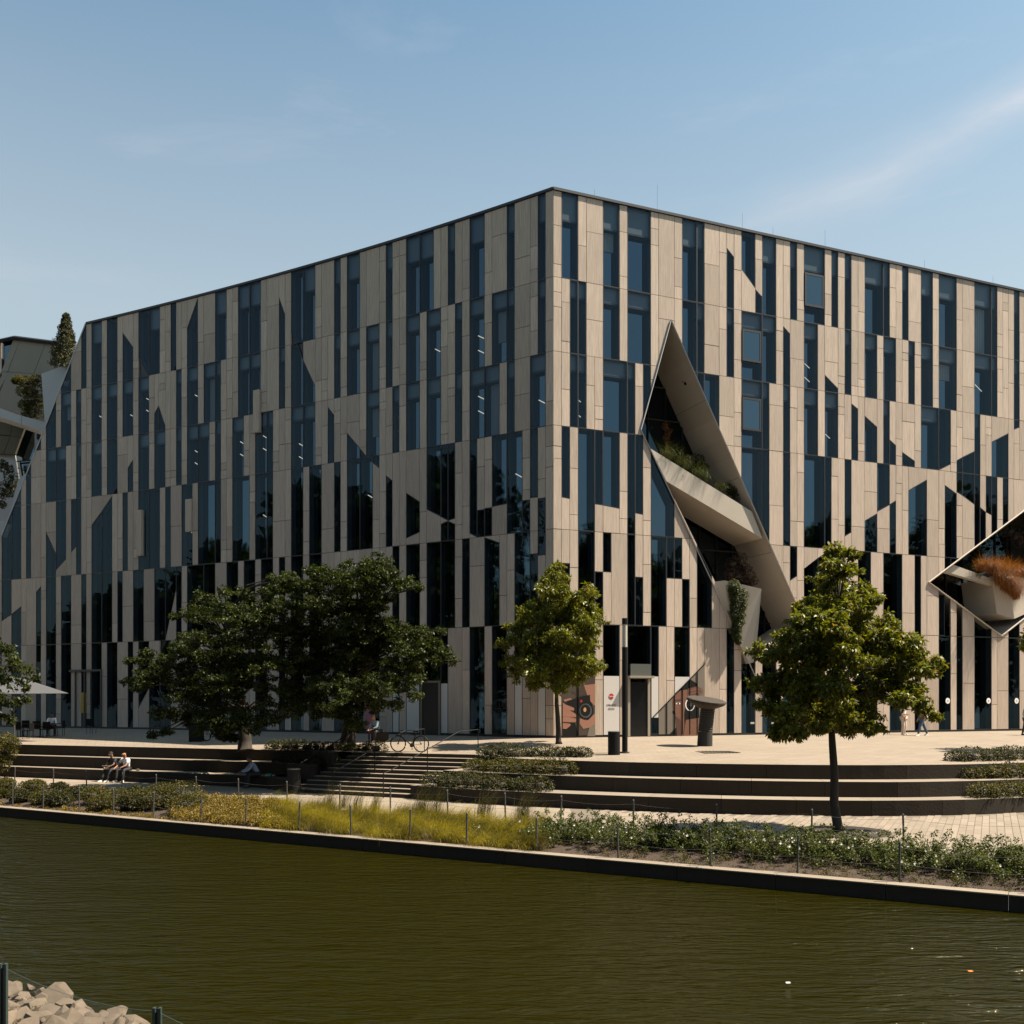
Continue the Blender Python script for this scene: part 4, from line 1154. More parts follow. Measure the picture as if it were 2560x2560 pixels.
rocks = [(a, b if b else 2478 + a * .24 + rr.uniform(0, 50), c * .88) for a, b, c in rocks]
for i, (px, py, s) in enumerate(rocks):
    yy = F * 4.15 / (py + 14 - HY)
    base = at(px, py, yy)
    ob = bpy.data.objects.new('rock', RM[i % 9]); COL.objects.link(ob)
    ob.location = base; ob.rotation_euler = (rr.random() * .6, rr.random() * .6, rr.random() * 6); ob.scale = (s * 1.0 * rr.uniform(.8, 1.3), s * rr.uniform(.75, 1.1), s * .8)
    tag(ob, 'angular pale limestone rock in the loose pile on the near bank', 'rock', 'rocks piled on the near bank')
sv = []
for i in range(500):
    px = rr.uniform(-30, 360); py = 2490 + px * .2 + rr.uniform(0, 60); yy = F * 4.2 / (py + 20 - HY); p = at(px, py, yy); s = rr.uniform(.03, .09)
    for q in range(3):
        d = Vector((rr.gauss(0, 1), rr.gauss(0, 1), rr.gauss(0, 1))).normalized() * s; e = Vector((rr.gauss(0, 1), rr.gauss(0, 1), rr.gauss(0, 1))).normalized() * s
        sv += [p, p + d, p + e]
tag(np_mesh('rubble', [tuple(v) for v in sv], 3, M['rock']), kind='stuff', label='small pale rubble between the bank rocks', cat='rubble')
mf_ = empty('mesh_fence', at(6, 2553, 10.9), 0, 'low fence of dark green posts and sagging wire mesh above the bank rocks', 'fence')
pA_, pB_ = at(8, 2600, 10.9), at(393, 2680, 10.2)
tops = [at(8, 2409, 10.9), at(393, 2519, 10.2)]
for p, t in zip((pA_, pB_), tops):
    mb = MB(); base = Vector((t.x, t.y, p.z - .5)); h = t.z - base.z
    mb.box((t.x - .03, t.y, base.z + h / 2), (.028, .05, h)); mb.box((t.x + .03, t.y, base.z + h / 2), (.028, .05, h)); mb.box((t.x, t.y + .012, base.z + h / 2), (.05, .01, h * .98))
    mb.build('fence_post', M['greenpost'], mf_)
mb = MB()
far2 = tops[1] + (tops[1] - tops[0]) * .9
def cat(a, b, t, sag): p = a.lerp(b, t); p.z -= sag * 4 * t * (1 - t); return p
for (a, b) in ((tops[0], tops[1]), (tops[1], far2), (tops[0] - (tops[1] - tops[0]), tops[0])):
    a, b = a + Vector((0, 0, -.04)), b + Vector((0, 0, -.04))
    mb.tube([cat(a, b, i / 12, .10) for i in range(13)], .003, 3)
    lo = .62; n2_ = 84
    for i in range(n2_):
        for sg in (1, -1):
            t0, t1 = i / n2_, i / n2_ + sg * .16
            if not 0 <= t1 <= 1: continue
            p, q = cat(a, b, t0, .10), cat(a, b, t1, .10) - Vector((0, 0, lo))
            mb.tube([p, q], .0007, 3, False)
mb.build('wire_mesh', M['greenpost'], mf_)
# bits floating on the water
for i, (px, py, w_, m_, lb) in enumerate(((1970, 2457, .07, M['white'], 'small white scrap floating on the pond at the right'), (2426, 2428, .08, mat('orange_leaf', (.45, .13, .02), .7), 'small orange leaf floating on the pond near the right edge'))):
    p = gnd(px, py, ZW + .004); mb = MB(); mb.prism([(p.x - w_ / 2, p.y - .04, p.z), (p.x + w_ / 2, p.y - .03, p.z), (p.x + w_ * .6, p.y + .05, p.z), (p.x - w_ * .4, p.y + .04, p.z)], [(p.x - w_ / 2, p.y - .04, p.z + .003), (p.x + w_ / 2, p.y - .03, p.z + .003), (p.x + w_ * .6, p.y + .05, p.z + .003), (p.x - w_ * .4, p.y + .04, p.z + .003)])
    tag(mb.build('floating_scrap', m_), lb, 'litter')
sp_ = []
for i in range(22):
    p = gnd(rr.uniform(0, 2560), rr.uniform(2100, 2540), ZW + .003)
    s = .008 * p.y / 18
    sp_ += [(p.x - s, p.y, p.z), (p.x + s, p.y, p.z), (p.x, p.y + s, p.z)]
tag(np_mesh('floating_specks', sp_, 3, M['white']), kind='stuff', label='tiny white seed specks floating on the pond', cat='specks')
# ------------------------------------------------------------------ vegetation
def leaves(centers, radii, n_each, size, droop=0.4, squash=.75, shell=.55, aspect=.45, rng=RNG, up=.3, jit=.3):
    """leaf quads (pointed, 4 vertices) scattered in ellipsoids; returns vertex array and tone"""
    C = np.asarray(centers, dtype=float); R = np.asarray(radii, dtype=float)
    n = np.asarray(n_each, dtype=int)
    idx = np.repeat(np.arange(len(C)), n); N = len(idx)
    d = rng.normal(size=(N, 3)); d /= np.linalg.norm(d, axis=1)[:, None]
    r = shell + (1 - shell) * rng.random(N) ** .5
    r = np.where(rng.random(N) < .25, rng.random(N), r)
    p = C[idx] + d * (R[idx] * r)[:, None] * np.array([1, 1, squash])
    # axis of each leaf: outward and drooping
    ax = d * 0.8 + rng.normal(size=(N, 3)) * .7 + np.array([0, 0, -droop])
    ax /= np.linalg.norm(ax, axis=1)[:, None]
    nr = rng.normal(size=(N, 3)) * .75 + np.array([0, 0, up + .6]) + d * .3
    sd = np.cross(ax, nr); sd /= np.linalg.norm(sd, axis=1)[:, None]
    nn = np.cross(sd, ax)
    s = size * (1 + jit * (rng.random(N) * 2 - 1))
    L = s[:, None]
    a = p; b = p + ax * L * .45 + sd * L * aspect * .5 + nn * L * .06; c = p + ax * L - nn * L * .12; e = p + ax * L * .45 - sd * L * aspect * .5 + nn * L * .06
    V = np.stack([a, b, c, e], axis=1).reshape(-1, 3)
    return V, rng.random(N)
LM = {
 'dark': leaf_mat('dark_glossy_leaf', (.028, .037, .007), .28, .45, .8, spec=.3),
 'mag': leaf_mat('broad_green_leaf', (.10, .108, .010), .36, .42, .65, warm=(.22, .10, .02)),
 'hedge': leaf_mat('hedge_leaf', (.030, .033, .006), .25, .6, .6, warm=(.14, .05, .015)),
 'olive': leaf_mat('olive_shrub_leaf', (.052, .050, .008), .3, .6, .6, warm=(.22, .10, .03)),
 'rose': leaf_mat('rose_leaf', (.058, .070, .015), .3, .5, .6),
 'yellow': leaf_mat('yellow_ground_leaf', (.14, .10, .016), .3, .5, .6, warm=(.32, .15, .05)),
 'grass': leaf_mat('long_yellow_grass', (.19, .155, .016), .4, .5, .8),
 'rust': leaf_mat('rust_grass', (.20, .075, .018), .3, .6, .5),
 'maroon': leaf_mat('maroon_shrub_leaf', (.055, .028, .02), .25, .5, .5),
 'conifer': leaf_mat('conifer_needles', (.045, .045, .016), .1, .6, .5),
 'trail': leaf_mat('trailing_leaf', (.05, .060, .018), .25, .5, .6),
}
def tree(name, label, base, trunk_r, scl, clusters, trunk_top, leafm, size, dens, px0, py0, droop=.4, squash=.75, spread=.35, sub=5, group=None, bias=0.0, aspect=.45, rag=.85, rsr=(.24, .46), zsp=.75, spray=0):
    """clusters: (px, py, r) in photograph pixels around the depth of the base"""
    root = empty(name, base, 0, label, 'tree', group)
    y0 = base[1]; rnd = random.Random(int(px0)); pp = F / y0
    C, Rr, Nn, tips = [], [], [], []
    zc = [c[1] for c in clusters]
    xm = sum(c[0] for c in clusters) / len(clusters); half_w = max(abs(c[0] - xm) for c in clusters) + 1
    for (px, py, r) in clusters:
        off = (px - xm) / half_w
        dmax = math.sqrt(max(0, 1 - off * off)) * half_w / pp * (.6 if bias else .75)
        for q in range(2 if dmax > 1.2 else 1):
            dy = rnd.uniform(-dmax, dmax)
            yy = y0 + dy + bias
            c = Vector(((px - CX) / F * yy, yy, CAMZ + (HY - py) / F * yy))
            R_ = r / pp
            tips.append((c, R_))
            for s in range(sub):
                v = Vector((rnd.gauss(0, 1), rnd.gauss(0, 1), rnd.gauss(0, zsp))).normalized() * R_ * rnd.uniform(.45, rag)
                rs = R_ * rnd.uniform(*rsr)
                C.append(c + v); Rr.append(rs); Nn.append(max(12, int(4.2 * dens * (rs * pp) ** 2 / 100)))
    if spray:
        for (c, R_) in list(tips):
            for q in range(spray):
                a = rnd.uniform(0, 2 * pi); dv = Vector((cos(a), sin(a), rnd.uniform(-.25, .15)))
                for f, g in ((.9, .20), (1.12, .16), (1.32, .13), (1.5, .09)):
                    C.append(c + dv * R_ * f + Vector((0, 0, -.10 * R_ * (f - .8)))); Rr.append(R_ * g); Nn.append(max(10, int(3.2 * dens * (R_ * g * pp) ** 2 / 100)))
    V, tone = leaves(C, Rr, Nn, size, droop, squash, aspect=aspect)
    np_mesh('crown', V, 4, leafm, root, tone)
    # trunk and limbs
    mb = MB(); b = Vector(base); top = Vector(trunk_top)
    pts = [b + (top - b) * t + Vector((rnd.uniform(-.04, .04), rnd.uniform(-.04, .04), 0)) * (0 < t < 1) for t in (0, .05, .25, .5, .75, 1)]
    mb.tube(pts, [trunk_r * f for f in (1.5, 1.12, 1, .9, .8, .62)], 12)
    tmax = max(t[0].z for t in tips)
    ctr = [top, top.lerp(Vector((xm / 1, 0, 0)) if False else Vector(((xm - CX) / F * y0, y0, tmax)), .5), Vector(((xm - CX) / F * y0, y0, tmax - .4))]
    mb.tube(ctr, [trunk_r * .62, trunk_r * .35, trunk_r * .1], 8)
    for (c, R_) in tips:
        t = max(0, min(1, (c.z - top.z) / max(.5, tmax - top.z) * .75)); s = ctr[0].lerp(ctr[1], t * 2) if t < .5 else ctr[1].lerp(ctr[2], t * 2 - 1)
        s = s if c.z > top.z else top.lerp(b, .12)
        mid = s.lerp(c, .5) + Vector((0, 0, .12 * (c - s).length))
        mb.tube([s, mid, c], [trunk_r * .20, trunk_r * .10, .01], 5, False)
    mb.build('trunk', M['bark'], root, smooth=True)
    return root
def z8(L): return [(1880 + x / 2.8412, 1200 + y / 2.8412, r / 2.8412) for x, y, r in L]
def z7(L): return [(1240 + x / 3.01875, 1060 + y / 3.01875, r / 3.01875) for x, y, r in L]
def z6(L): return [(640 + x / 3.01875, 1200 + y / 3.01875, r / 3.01875) for x, y, r in L]
def z5(L): return [(x / 3.01875, 1340 + y / 3.01875, r / 3.01875) for x, y, r in L]
TREE_A = z8([(585, 500, 55), (700, 520, 40), (560, 600, 62), (680, 640, 70), (520, 700, 85), (600, 780, 105), (800, 790, 75), (880, 835, 45), (440, 880, 90), (350, 900, 40), (650, 900, 115), (780, 930, 85), (960, 1020, 80), (400, 1000, 100), (560, 1050, 115), (740, 1080, 115), (260, 1110, 80), (90, 1220, 85), (200, 1250, 95), (350, 1200, 120), (500, 1250, 130), (700, 1250, 130), (900, 1150, 105), (1080, 1150, 90), (1150, 1230, 75), (1270, 1320, 75), (1180, 1350, 75), (1000, 1350, 115), (80, 1430, 85), (200, 1450, 110), (380, 1450, 130), (560, 1480, 130), (760, 1480, 130), (960, 1480, 105), (1150, 1480, 70), (1060, 1550, 70), (1230, 1600, 75), (1285, 1670, 40), (70, 1590, 55), (150, 1620, 80), (260, 1680, 95), (420, 1650, 115), (600, 1650, 115), (760, 1640, 115), (850, 1750, 60), (200, 1790, 60), (340, 1790, 50), (480, 1740, 60), (700, 1740, 70)])
base_a = Vector((TA.x, TA.y, ZP))
tree('street_tree', 'large leafy tree with upright dark trunk growing from the round grate on the lower walkway', base_a, .125, 1, TREE_A, (9.1, 27.4, 1.35), LM['mag'], .135, 11, 2092, 2080, droop=.75, aspect=.42, sub=16, rag=1.0, rsr=(.20, .42), spray=2)
TREE_B = z7([(465, 1070, 35), (430, 1120, 52), (500, 1160, 45), (400, 1190, 68), (380, 1260, 78), (470, 1250, 75), (690, 1260, 50), (620, 1300, 35), (560, 1330, 55), (650, 1340, 68), (730, 1285, 32), (200, 1420, 48), (290, 1370, 70), (420, 1370, 95), (560, 1410, 90), (700, 1410, 72), (780, 1480, 52), (120, 1530, 55), (220, 1490, 78), (360, 1480, 95), (520, 1500, 105), (660, 1510, 95), (80, 1650, 62), (180, 1620, 85), (330, 1620, 105), (500, 1630, 115), (650, 1650, 90), (690, 1580, 75), (90, 1790, 62), (200, 1770, 85), (350, 1770, 105), (520, 1780, 105), (660, 1780, 80), (760, 1810, 62), (150, 1880, 68), (300, 1880, 90), (450, 1900, 95), (600, 1900, 75), (720, 1850, 50), (300, 1960, 60), (480, 1980, 60)])
bB = gnd(1397, 1868, -.28)
bB = Vector((bB.x, bB.y, plaza_z(bB.x, bB.y)))
tree('street_tree', 'slim young tree with bright yellow green crown standing in front of the building corner', bB, .115, 1, TREE_B, (bB.x - .1, bB.y, 2.3), LM['mag'], .15, 12, 1395, 1868, droop=.75, aspect=.42, sub=16, rag=1.0, rsr=(.20, .42), spray=2)
LC = [(1850, 440, 70), (1700, 430, 50), (1550, 480, 80), (1400, 590, 40), (1310, 605, 25), (1500, 600, 85), (1700, 560, 110), (1850, 600, 110), (1450, 760, 80), (1350, 820, 50), (1600, 760, 120), (1800, 780, 120), (1250, 940, 60), (1100, 930, 75), (980, 940, 42), (1400, 900, 110), (1600, 920, 120), (1800, 920, 120), (950, 1090, 35), (1080, 1080, 75), (1200, 1050, 90), (1050, 1150, 42), (1400, 1080, 120), (1600, 1080, 130), (1800, 1080, 130), (1500, 1230, 120), (1350, 1200, 85), (1700, 1250, 130), (1200, 1330, 60), (1350, 1350, 100), (1550, 1380, 110), (1750, 1400, 120), (1150, 1500, 32), (1250, 1480, 42), (1900, 1400, 100), (1700, 1500, 80)]
RC = [(960, 630, 85), (860, 640, 80), (700, 680, 80), (560, 700, 80), (420, 680, 50), (250, 740, 65), (120, 740, 42), (1000, 700, 70), (1150, 790, 60), (1230, 815, 30), (1050, 780, 80), (900, 760, 120), (750, 780, 120), (600, 820, 110), (420, 800, 100), (250, 800, 85), (100, 840, 70), (930, 900, 100), (800, 930, 140), (600, 980, 140), (400, 960, 120), (200, 950, 110), (40, 1000, 100), (1400, 1140, 35), (1250, 1180, 80), (1100, 1170, 100), (950, 1080, 110), (1300, 1260, 100), (1430, 1310, 70), (1490, 1370, 40), (1150, 1300, 120), (1000, 1220, 130), (820, 1130, 140), (640, 1150, 140), (450, 1150, 140), (250, 1150, 130), (60, 1150, 110), (1350, 1370, 50), (1200, 1400, 70), (1040, 1400, 120), (860, 1350, 140), (660, 1350, 150), (450, 1380, 150), (250, 1380, 140), (60, 1380, 130), (1230, 1500, 60), (1100, 1530, 100), (930, 1550, 120), (750, 1580, 130), (550, 1580, 140), (350, 1600, 130), (150, 1600, 120), (1200, 1620, 50), (1050, 1690, 60), (900, 1700, 80), (700, 1740, 110), (740, 1850, 80), (500, 1730, 90), (300, 1730, 80), (120, 1790, 70)]
bL = Vector((-12.2, 43.9, -.5)); bR = Vector((-7.35, 42.9, -.45))
tree('shade_tree', 'spreading dark tree whose low crown hides the left wall behind the seated man', bL, .30, 1, z5(LC) + z6([c for c in RC if c[0] < 330]), (bL.x - .1, 43.9, 1.6), LM['dark'], .115, 14, 612, 1880, droop=.35, squash=.36, sub=16, bias=-3.0, rag=1.05, rsr=(.18, .40), zsp=.6, aspect=.5)
tree('shade_tree', 'broad dark tree with glossy layered branches left of the bicycle', bR, .34, 1, z6([c for c in RC if c[0] >= 250]), (bR.x + .1, 42.9, 1.6), LM['dark'], .115, 14, 870, 1875, droop=.35, squash=.36, sub=16, bias=-2.2, rag=1.05, rsr=(.18, .40), zsp=.6, aspect=.5)
TD = z5([(40, 850, 60), (100, 900, 60), (60, 980, 90), (200, 1000, 60), (250, 1080, 48), (50, 1080, 85), (150, 1120, 70), (60, 1230, 75), (190, 1240, 48), (40, 1350, 52), (90, 1390, 34), (-100, 900, 130), (-120, 1100, 150), (-150, 1300, 130), (-60, 780, 60), (-250, 1000, 150), (-260, 1250, 140), (-200, 760, 90), (-50, 1200, 90), (-340, 900, 90)])
bD = Vector((-27.5, 47.6, -.6))
tree('shade_tree', 'tree cut off by the left edge of the picture beside the white sunshade', bD, .22, 1, TD, (-27.4, 47.6, 1.8), LM['dark'], .19, 4.2, -40, 1880, droop=.5, squash=.5, sub=6, aspect=.5)
TE = [(2556, 1600, 9), (2575, 1575, 26), (2570, 1615, 16), (2605, 1540, 42), (2640, 1480, 52), (2690, 1440, 60), (2660, 1560, 60), (2720, 1520, 70), (2760, 1470, 60), (2700, 1610, 60), (2780, 1580, 60), (2820, 1520, 50), (2760, 1640, 50), (2650, 1640, 40)]
bE = Vector((24.2, 40.5, -.15))
tree('street_tree', 'tree mostly outside the right edge, its leaves touching the diamond cut', bE, .12, 1, TE, (24.2, 40.5, 2.6), LM['mag'], .2, 4.0, 2700, 1860, droop=.7, sub=6)

# trees on the banks beside and behind the viewpoint, seen mirrored in the glass and water
def far_tree(x, y, h, w, i):
    root = empty('park_tree', (x, y, -1.5), 0, 'tall dense park tree on the bank outside the picture, mirrored in the facade glass', 'tree', 'park trees mirrored in the glass')
    rnd = random.Random(i); C, R_, N_ = [], [], []
    for q in range(34):
        t = rnd.random(); a = rnd.random() * 6.283; rad = w * math.sin(pi * min(.96, t * .8 + .18)) * rnd.random() ** .5
        C.append((x + rad * cos(a), y + rad * sin(a), 3.0 + (h - 4) * t)); R_.append(w * rnd.uniform(.30, .5)); N_.append(230)
    V, tone = leaves(C, R_, N_, 1.0, .3, .8, shell=.3, aspect=.7)
    np_mesh('crown', V, 4, LM['dark'], root, tone)
    mb = MB(); mb.tube([(x, y, -1.5), (x, y, h * .4), (x, y, h * .8)], [.5, .35, .12], 8); mb.build('trunk', M['bark'], root)
k = 0
for (x, y, h, w) in ((-57, 29, 29, 8), (-49, 14, 30, 9), (-57, 37, 25, 6), (-58, 44, 18, 5), (-61, 51, 13, 5), (-62, 6, 28, 9), (-43, 1, 31, 9), (-52, -12, 30, 9), (-36, -12, 31, 9), (-66, -8, 28, 9), (-78, 22, 24, 8), (-28, -26, 30, 9), (-20, -16, 28, 8), (0, -22, 28, 9),
                     (46, -6, 21, 8), (56, 4, 22, 8), (36, -18, 22, 8), (62, 16, 22, 8), (20, -26, 26, 9), (72, -4, 21, 8), (50, -20, 20, 8), (66, 28, 22, 8), (70, 40, 22, 8), (78, 52, 21, 8), (84, 22, 21, 8)):
    far_tree(x, y, h, w, k); k += 1

# shrubs
def bush(name, label, cat_, group, blobs, leafm, size, n, droop=.1, squash=.7, par=None, aspect=.5):
    c0 = Vector(blobs[0][0]); c0.z -= blobs[0][1] * .6
    if par is None: root = tag(bpy.data.objects.new(name, None), label, cat_, group); COL.objects.link(root); root.location = c0
    else: root = par
    V, tone = leaves([b[0] for b in blobs], [b[1] for b in blobs], [n] * len(blobs), size, droop, squash, shell=.7, up=.8, aspect=aspect)
    o = np_mesh('foliage', V, 4, leafm, root, tone)
    core = MB()
    for (c, r) in blobs:
        c = Vector(c)
        prev = None
        for lt in range(1, 5):
            a = pi * lt / 5
            ring_ = [c + Vector((cos(q * pi / 4) * sin(a), sin(q * pi / 4) * sin(a), cos(a) * squash)) * r * .42 for q in range(8)]
            if prev:
                for q in range(8): core.poly([prev[q], prev[(q + 1) % 8], ring_[(q + 1) % 8], ring_[q]])
            prev = ring_
    tag(core.build('inner_twigs', M['bark'], root), kind='stuff')
    return root
rb = random.Random(21)
# rounded shrubs in the left bed
bl = [((20, .8), .52, 'olive'), ((60, .3), .5, 'hedge'), ((80, .75), .5, 'olive'), ((118, .3), .45, 'olive'), ((95, .9), .45, 'olive'), ((145, .75), .45, 'hedge'), ((150, .28), .55, 'hedge'), ((185, .6), .5, 'hedge'), ((232, .45), .7, 'olive'), ((270, .3), .6, 'olive'), ((300, .55), .6, 'olive'), ((330, .35), .6, 'hedge'),
      ((352, .7), .6, 'hedge'), ((395, .45), .85, 'olive'), ((430, .55), .95, 'olive'), ((465, .4), .7, 'olive'), ((-20, .5), .6, 'hedge'), ((-50, .6), .7, 'hedge'), ((10, .4), .4, 'olive')]
for (px, t), r, lm in bl:
    p = bed(px, t); bl2 = []
    for q in range(4): bl2.append((p + Vector((rb.uniform(-.5, .5) * r, rb.uniform(-.5, .5) * r, r * .45 + rb.uniform(-.08, .06))), r * rb.uniform(.6, .85)))
    nsh = sorted(q[0][0] for q in bl).index(px)
    bush('rounded_shrub', 'rounded evergreen shrub, the %s from the left in the quay bed' % ORD[nsh], 'shrub', 'rounded shrubs in the left bed', bl2, LM[lm], .07, 950)
# hedges on the terraces
def hedge(pts, r, label, lm='hedge', zz=0, grp=None):
    b = [(Vector(p) + Vector((rb.uniform(-.1, .1), rb.uniform(-.15, .15), rb.uniform(-.03, .05))), r * 1.4 * rb.uniform(.7, 1.25)) for p in pts]
    bush('terrace_hedge', label, 'hedge', grp, b, LM[lm], .075, 1100, squash=.6)
def line(px0, py0, px1, py1, z, n, dz=.15, dy=.35):
    a, b = gnd(px0, py0, z), gnd(px1, py1, z)
    return [a.lerp(b, i / (n - 1)) + Vector((0, dy, dz)) for i in range(n)]
hedge(line(1222, 1893, 1462, 1897, ZT1, 8), .38, 'low dark hedge on the top planter tier below the slim young tree')
hedge(line(1192, 1927, 1400, 1936, ZT2 + .02, 8), .40, 'low hedge with brown tips on the middle planter tier right of the stairs', 'olive')
hedge(line(1080, 1966, 1350, 1978, ZT3 + .02, 10), .42, 'low hedge with reddish left end on the lowest planter tier right of the stairs')
hedge(line(2400, 1906, 2620, 1900, ZT1, 7), .40, 'dark hedge on the top terrace tier at the right edge')
hedge(line(2440, 1947, 2640, 1942, ZT2 + .02, 7), .40, 'brownish hedge on the middle terrace tier at the right edge', 'olive')
hedge(line(2462, 1994, 2640, 1988, ZT3 + .02, 6), .42, 'olive hedge on the lowest terrace tier at the right edge', 'olive')
hedge([Vector((-10.9 + i * .55, 43.9 - i * .2, -.28)) for i in range(10)], .34, 'dark clipped shrubs along the plaza edge between the two shade trees')
hedge([Vector((-10.2 + i * .6, 42.6 - i * .25, -.85)) for i in range(5)], .38, 'dark shrubs in the shaded planter left of the handrail')
for (px, py, z, r) in ((5, 1866, -.35, .55), (-10, 1885, -.8, .6), (15, 1890, -1.0, .4)):
    p = gnd(px, py, z); hedge([p + Vector((q * .4, 0, .15)) for q in range(2)], r, 'bright shrub at the left edge beside the seating steps at height %d' % py, 'olive') if False else None
b3 = [(gnd(px, py, z) + Vector((0, .3, .2)), r) for (px, py, z, r) in ((0, 1862, -.42, .6), (18, 1868, -.42, .45), (-14, 1890, -.92, .6), (6, 1893, -.92, .5), (-10, 1922, -1.44, .5), (-45, 1870, -.42, .8))]
bush('planter_shrub', 'yellow green shrub spilling over the left end of the seating steps', 'shrub', None, b3, LM['olive'], .11, 700)
# low yellow ground cover
v_, tn = [], []
C, R_ = [], []
for i in range(520):
    p = bed(rb.uniform(430, 700), rb.uniform(.0, 1.0)); C.append(p + Vector((0, 0, .12 + rb.uniform(0, .12)))); R_.append(rb.uniform(.12, .26))
for i in range(60):
    p = bed(rb.uniform(-20, 470), rb.uniform(.0, .2)); C.append(p + Vector((0, 0, .02))); R_.append(rb.uniform(.06, .12))
V, tone = leaves(C, R_, [75] * len(C), .065, 0, .7, shell=.4, up=1.0)
tag(np_mesh('ground_cover', V, 4, LM['yellow'], None, tone), 'low yellow brown ground cover between the rounded shrubs and the long grass', 'ground cover', kind='stuff')
# long curved grass in tufts
def blades(roots, length, wid, bend, nseg=4, rng=RNG, dirv=(1, -.3), spreadv=.8):
    n = len(roots); R0 = np.asarray(roots, dtype=float)
    a = rng.normal(math.atan2(dirv[1], dirv[0]), spreadv, n)
    L = length * (0.6 + .8 * rng.random(n)); Bn = bend * (.4 + 1.1 * rng.random(n))
    dx, dy = np.cos(a), np.sin(a); out_ = []
    pts = []
    for s in range(nseg + 1):
        t = s / nseg
        ang_ = Bn * t
        hx_ = L * (1 - np.cos(ang_)) / np.maximum(Bn, .05); hz_ = L * np.sin(ang_) / np.maximum(Bn, .05)
        pts.append((R0 + np.stack([dx * hx_, dy * hx_, hz_], 1), wid * (1 - t * .85)))
    sx_, sy_ = -dy, dx
    S_ = np.stack([sx_, sy_, np.zeros(n)], 1)
    for (p, w0), (q, w1) in zip(pts, pts[1:]):
        out_.append(np.stack([p - S_ * w0, p + S_ * w0, q + S_ * w1, q - S_ * w1], 1))
    V = np.concatenate(out_, 0).reshape(-1, 3)
    return V, np.tile(rng.random(n), nseg)
roots = []
for i in range(420):
    px = rb.uniform(655, 1345); t = rb.uniform(.0, .98); c = bed(px, t, -.02)
    for j in range(95): roots.append((c.x + rb.gauss(0, .13), c.y + rb.gauss(0, .13), c.z))
V, tone = blades(roots, .66, .0045, 2.5, dirv=(1, -.25), spreadv=.55)
_rt = np.asarray(roots)
_tt = .5 + .32 * np.sin(_rt[:, 0] * 3.1 + _rt[:, 1] * 2.3) + .25 * np.sin(_rt[:, 0] * 7.3 - _rt[:, 1] * 5.1)
_tt = np.clip(_tt + RNG.normal(0, .15, len(_rt)), 0, 1)
tone = np.tile(_tt, 4)
tag(np_mesh('long_grass', V, 4, LM['grass'], None, tone), 'windswept yellow green long grass in the middle of the quay bed', 'long grass', kind='stuff')
roots = []
for px in (860, 890, 935, 1045, 1060, 1090, 1200, 1215, 1300, 1310, 820):
    c = bed(px, .93); 
    for j in range(130): roots.append((c.x + rb.gauss(0, .1), c.y + rb.gauss(0, .1), c.z + .1))
V, tone = blades(roots, .85, .005, 1.1, dirv=(1, .2), spreadv=.6)
tag(np_mesh('plume_grass', V, 4, LM['olive'], None, tone), 'darker feathery grass plumes along the back of the long grass', 'feather grass', kind='stuff')
# white rose bushes
fl = []
for i, px in enumerate([1365, 1412, 1455, 1505, 1560, 1605, 1650, 1705, 1752, 1800, 1850, 1905, 1955, 2010, 2065, 2120, 2180, 2240, 2300, 2360, 2425, 2480, 2540, 2610, 2690, 2775, 2865]):
    p = bed(px, rb.uniform(.42, .62)); root = empty('rose_bush', p, 0, 'white flowering rose bush, the %s from the left in the right quay bed' % ORD[i], 'rose bush', 'white rose bushes in the right bed')
    C, R_ = [], []
    for q in range(44):
        v = Vector((rb.gauss(0, .55), rb.gauss(0, .55), 0)); hgt = rb.uniform(.08, .58) * (1 - .25 * min(1, v.length))
        C.append(p + v + Vector((0, 0, hgt))); R_.append(rb.uniform(.07, .17))
    for q in range(10):          # long shoots
        v = Vector((rb.gauss(0, .35), rb.gauss(0, .3), rb.uniform(.5, .82))); C.append(p + v); R_.append(.055)
    V, tone = leaves(C, R_, [62] * 44 + [26] * 10, .055, 0, 1.0, shell=.3, up=.8, aspect=.6)
    np_mesh('foliage', V, 4, LM['rose'], root, tone)
    st = MB()
    for q in range(0, 44, 3): st.tube([p + Vector((rb.gauss(0, .1), rb.gauss(0, .1), 0)), C[q]], [.007, .004], 3, False)
    st.build('stems', M['bark'], root)
    fv = []
    for q in range(6):
        c = C[rb.randrange(34)] + Vector((rb.uniform(-.1, .1), -.12, rb.uniform(0, .15))); s = rb.uniform(.018, .034)
        for w_ in range(7):
            a = w_ * .9; d = Vector((cos(a), sin(a) * .6 - .3, sin(a) * .8)); e = Vector((-sin(a), .2, cos(a)))
            fv += [c, c + (d + e * .5) * s, c + d * s * 1.5, c + (d - e * .5) * s]
    tag(np_mesh('flowers', [tuple(v) for v in fv], 4, M['petal'] if 'petal' in M else M.setdefault('petal', mat('white_petal', (.42, .40, .31), .6)), root), kind='stuff')
C, R_ = [], []
for i in range(170):
    p = bed(rb.uniform(1345, 2620), rb.uniform(.0, .45)); C.append(p + Vector((0, 0, .05))); R_.append(rb.uniform(.05, .16))
V, tone = leaves(C, R_, [40] * len(C), .05, 0, .7, shell=.3, up=1)
tag(np_mesh('ground_cover', V, 4, LM['olive'], None, tone), 'sparse weeds on the bark mulch in front of the rose bushes', 'weeds', kind='stuff')
mul = []
for i in range(15000):
    p = bed(rb.uniform(-20, 2640), rb.uniform(.0, .6), .015); s = rb.uniform(.012, .035)
    d = Vector((rb.gauss(0, 1), rb.gauss(0, 1), rb.gauss(0, .5))).normalized() * s; e = Vector((rb.gauss(0, 1), rb.gauss(0, 1), rb.gauss(0, .5))).normalized() * s
    mul += [p, p + d, p + e]
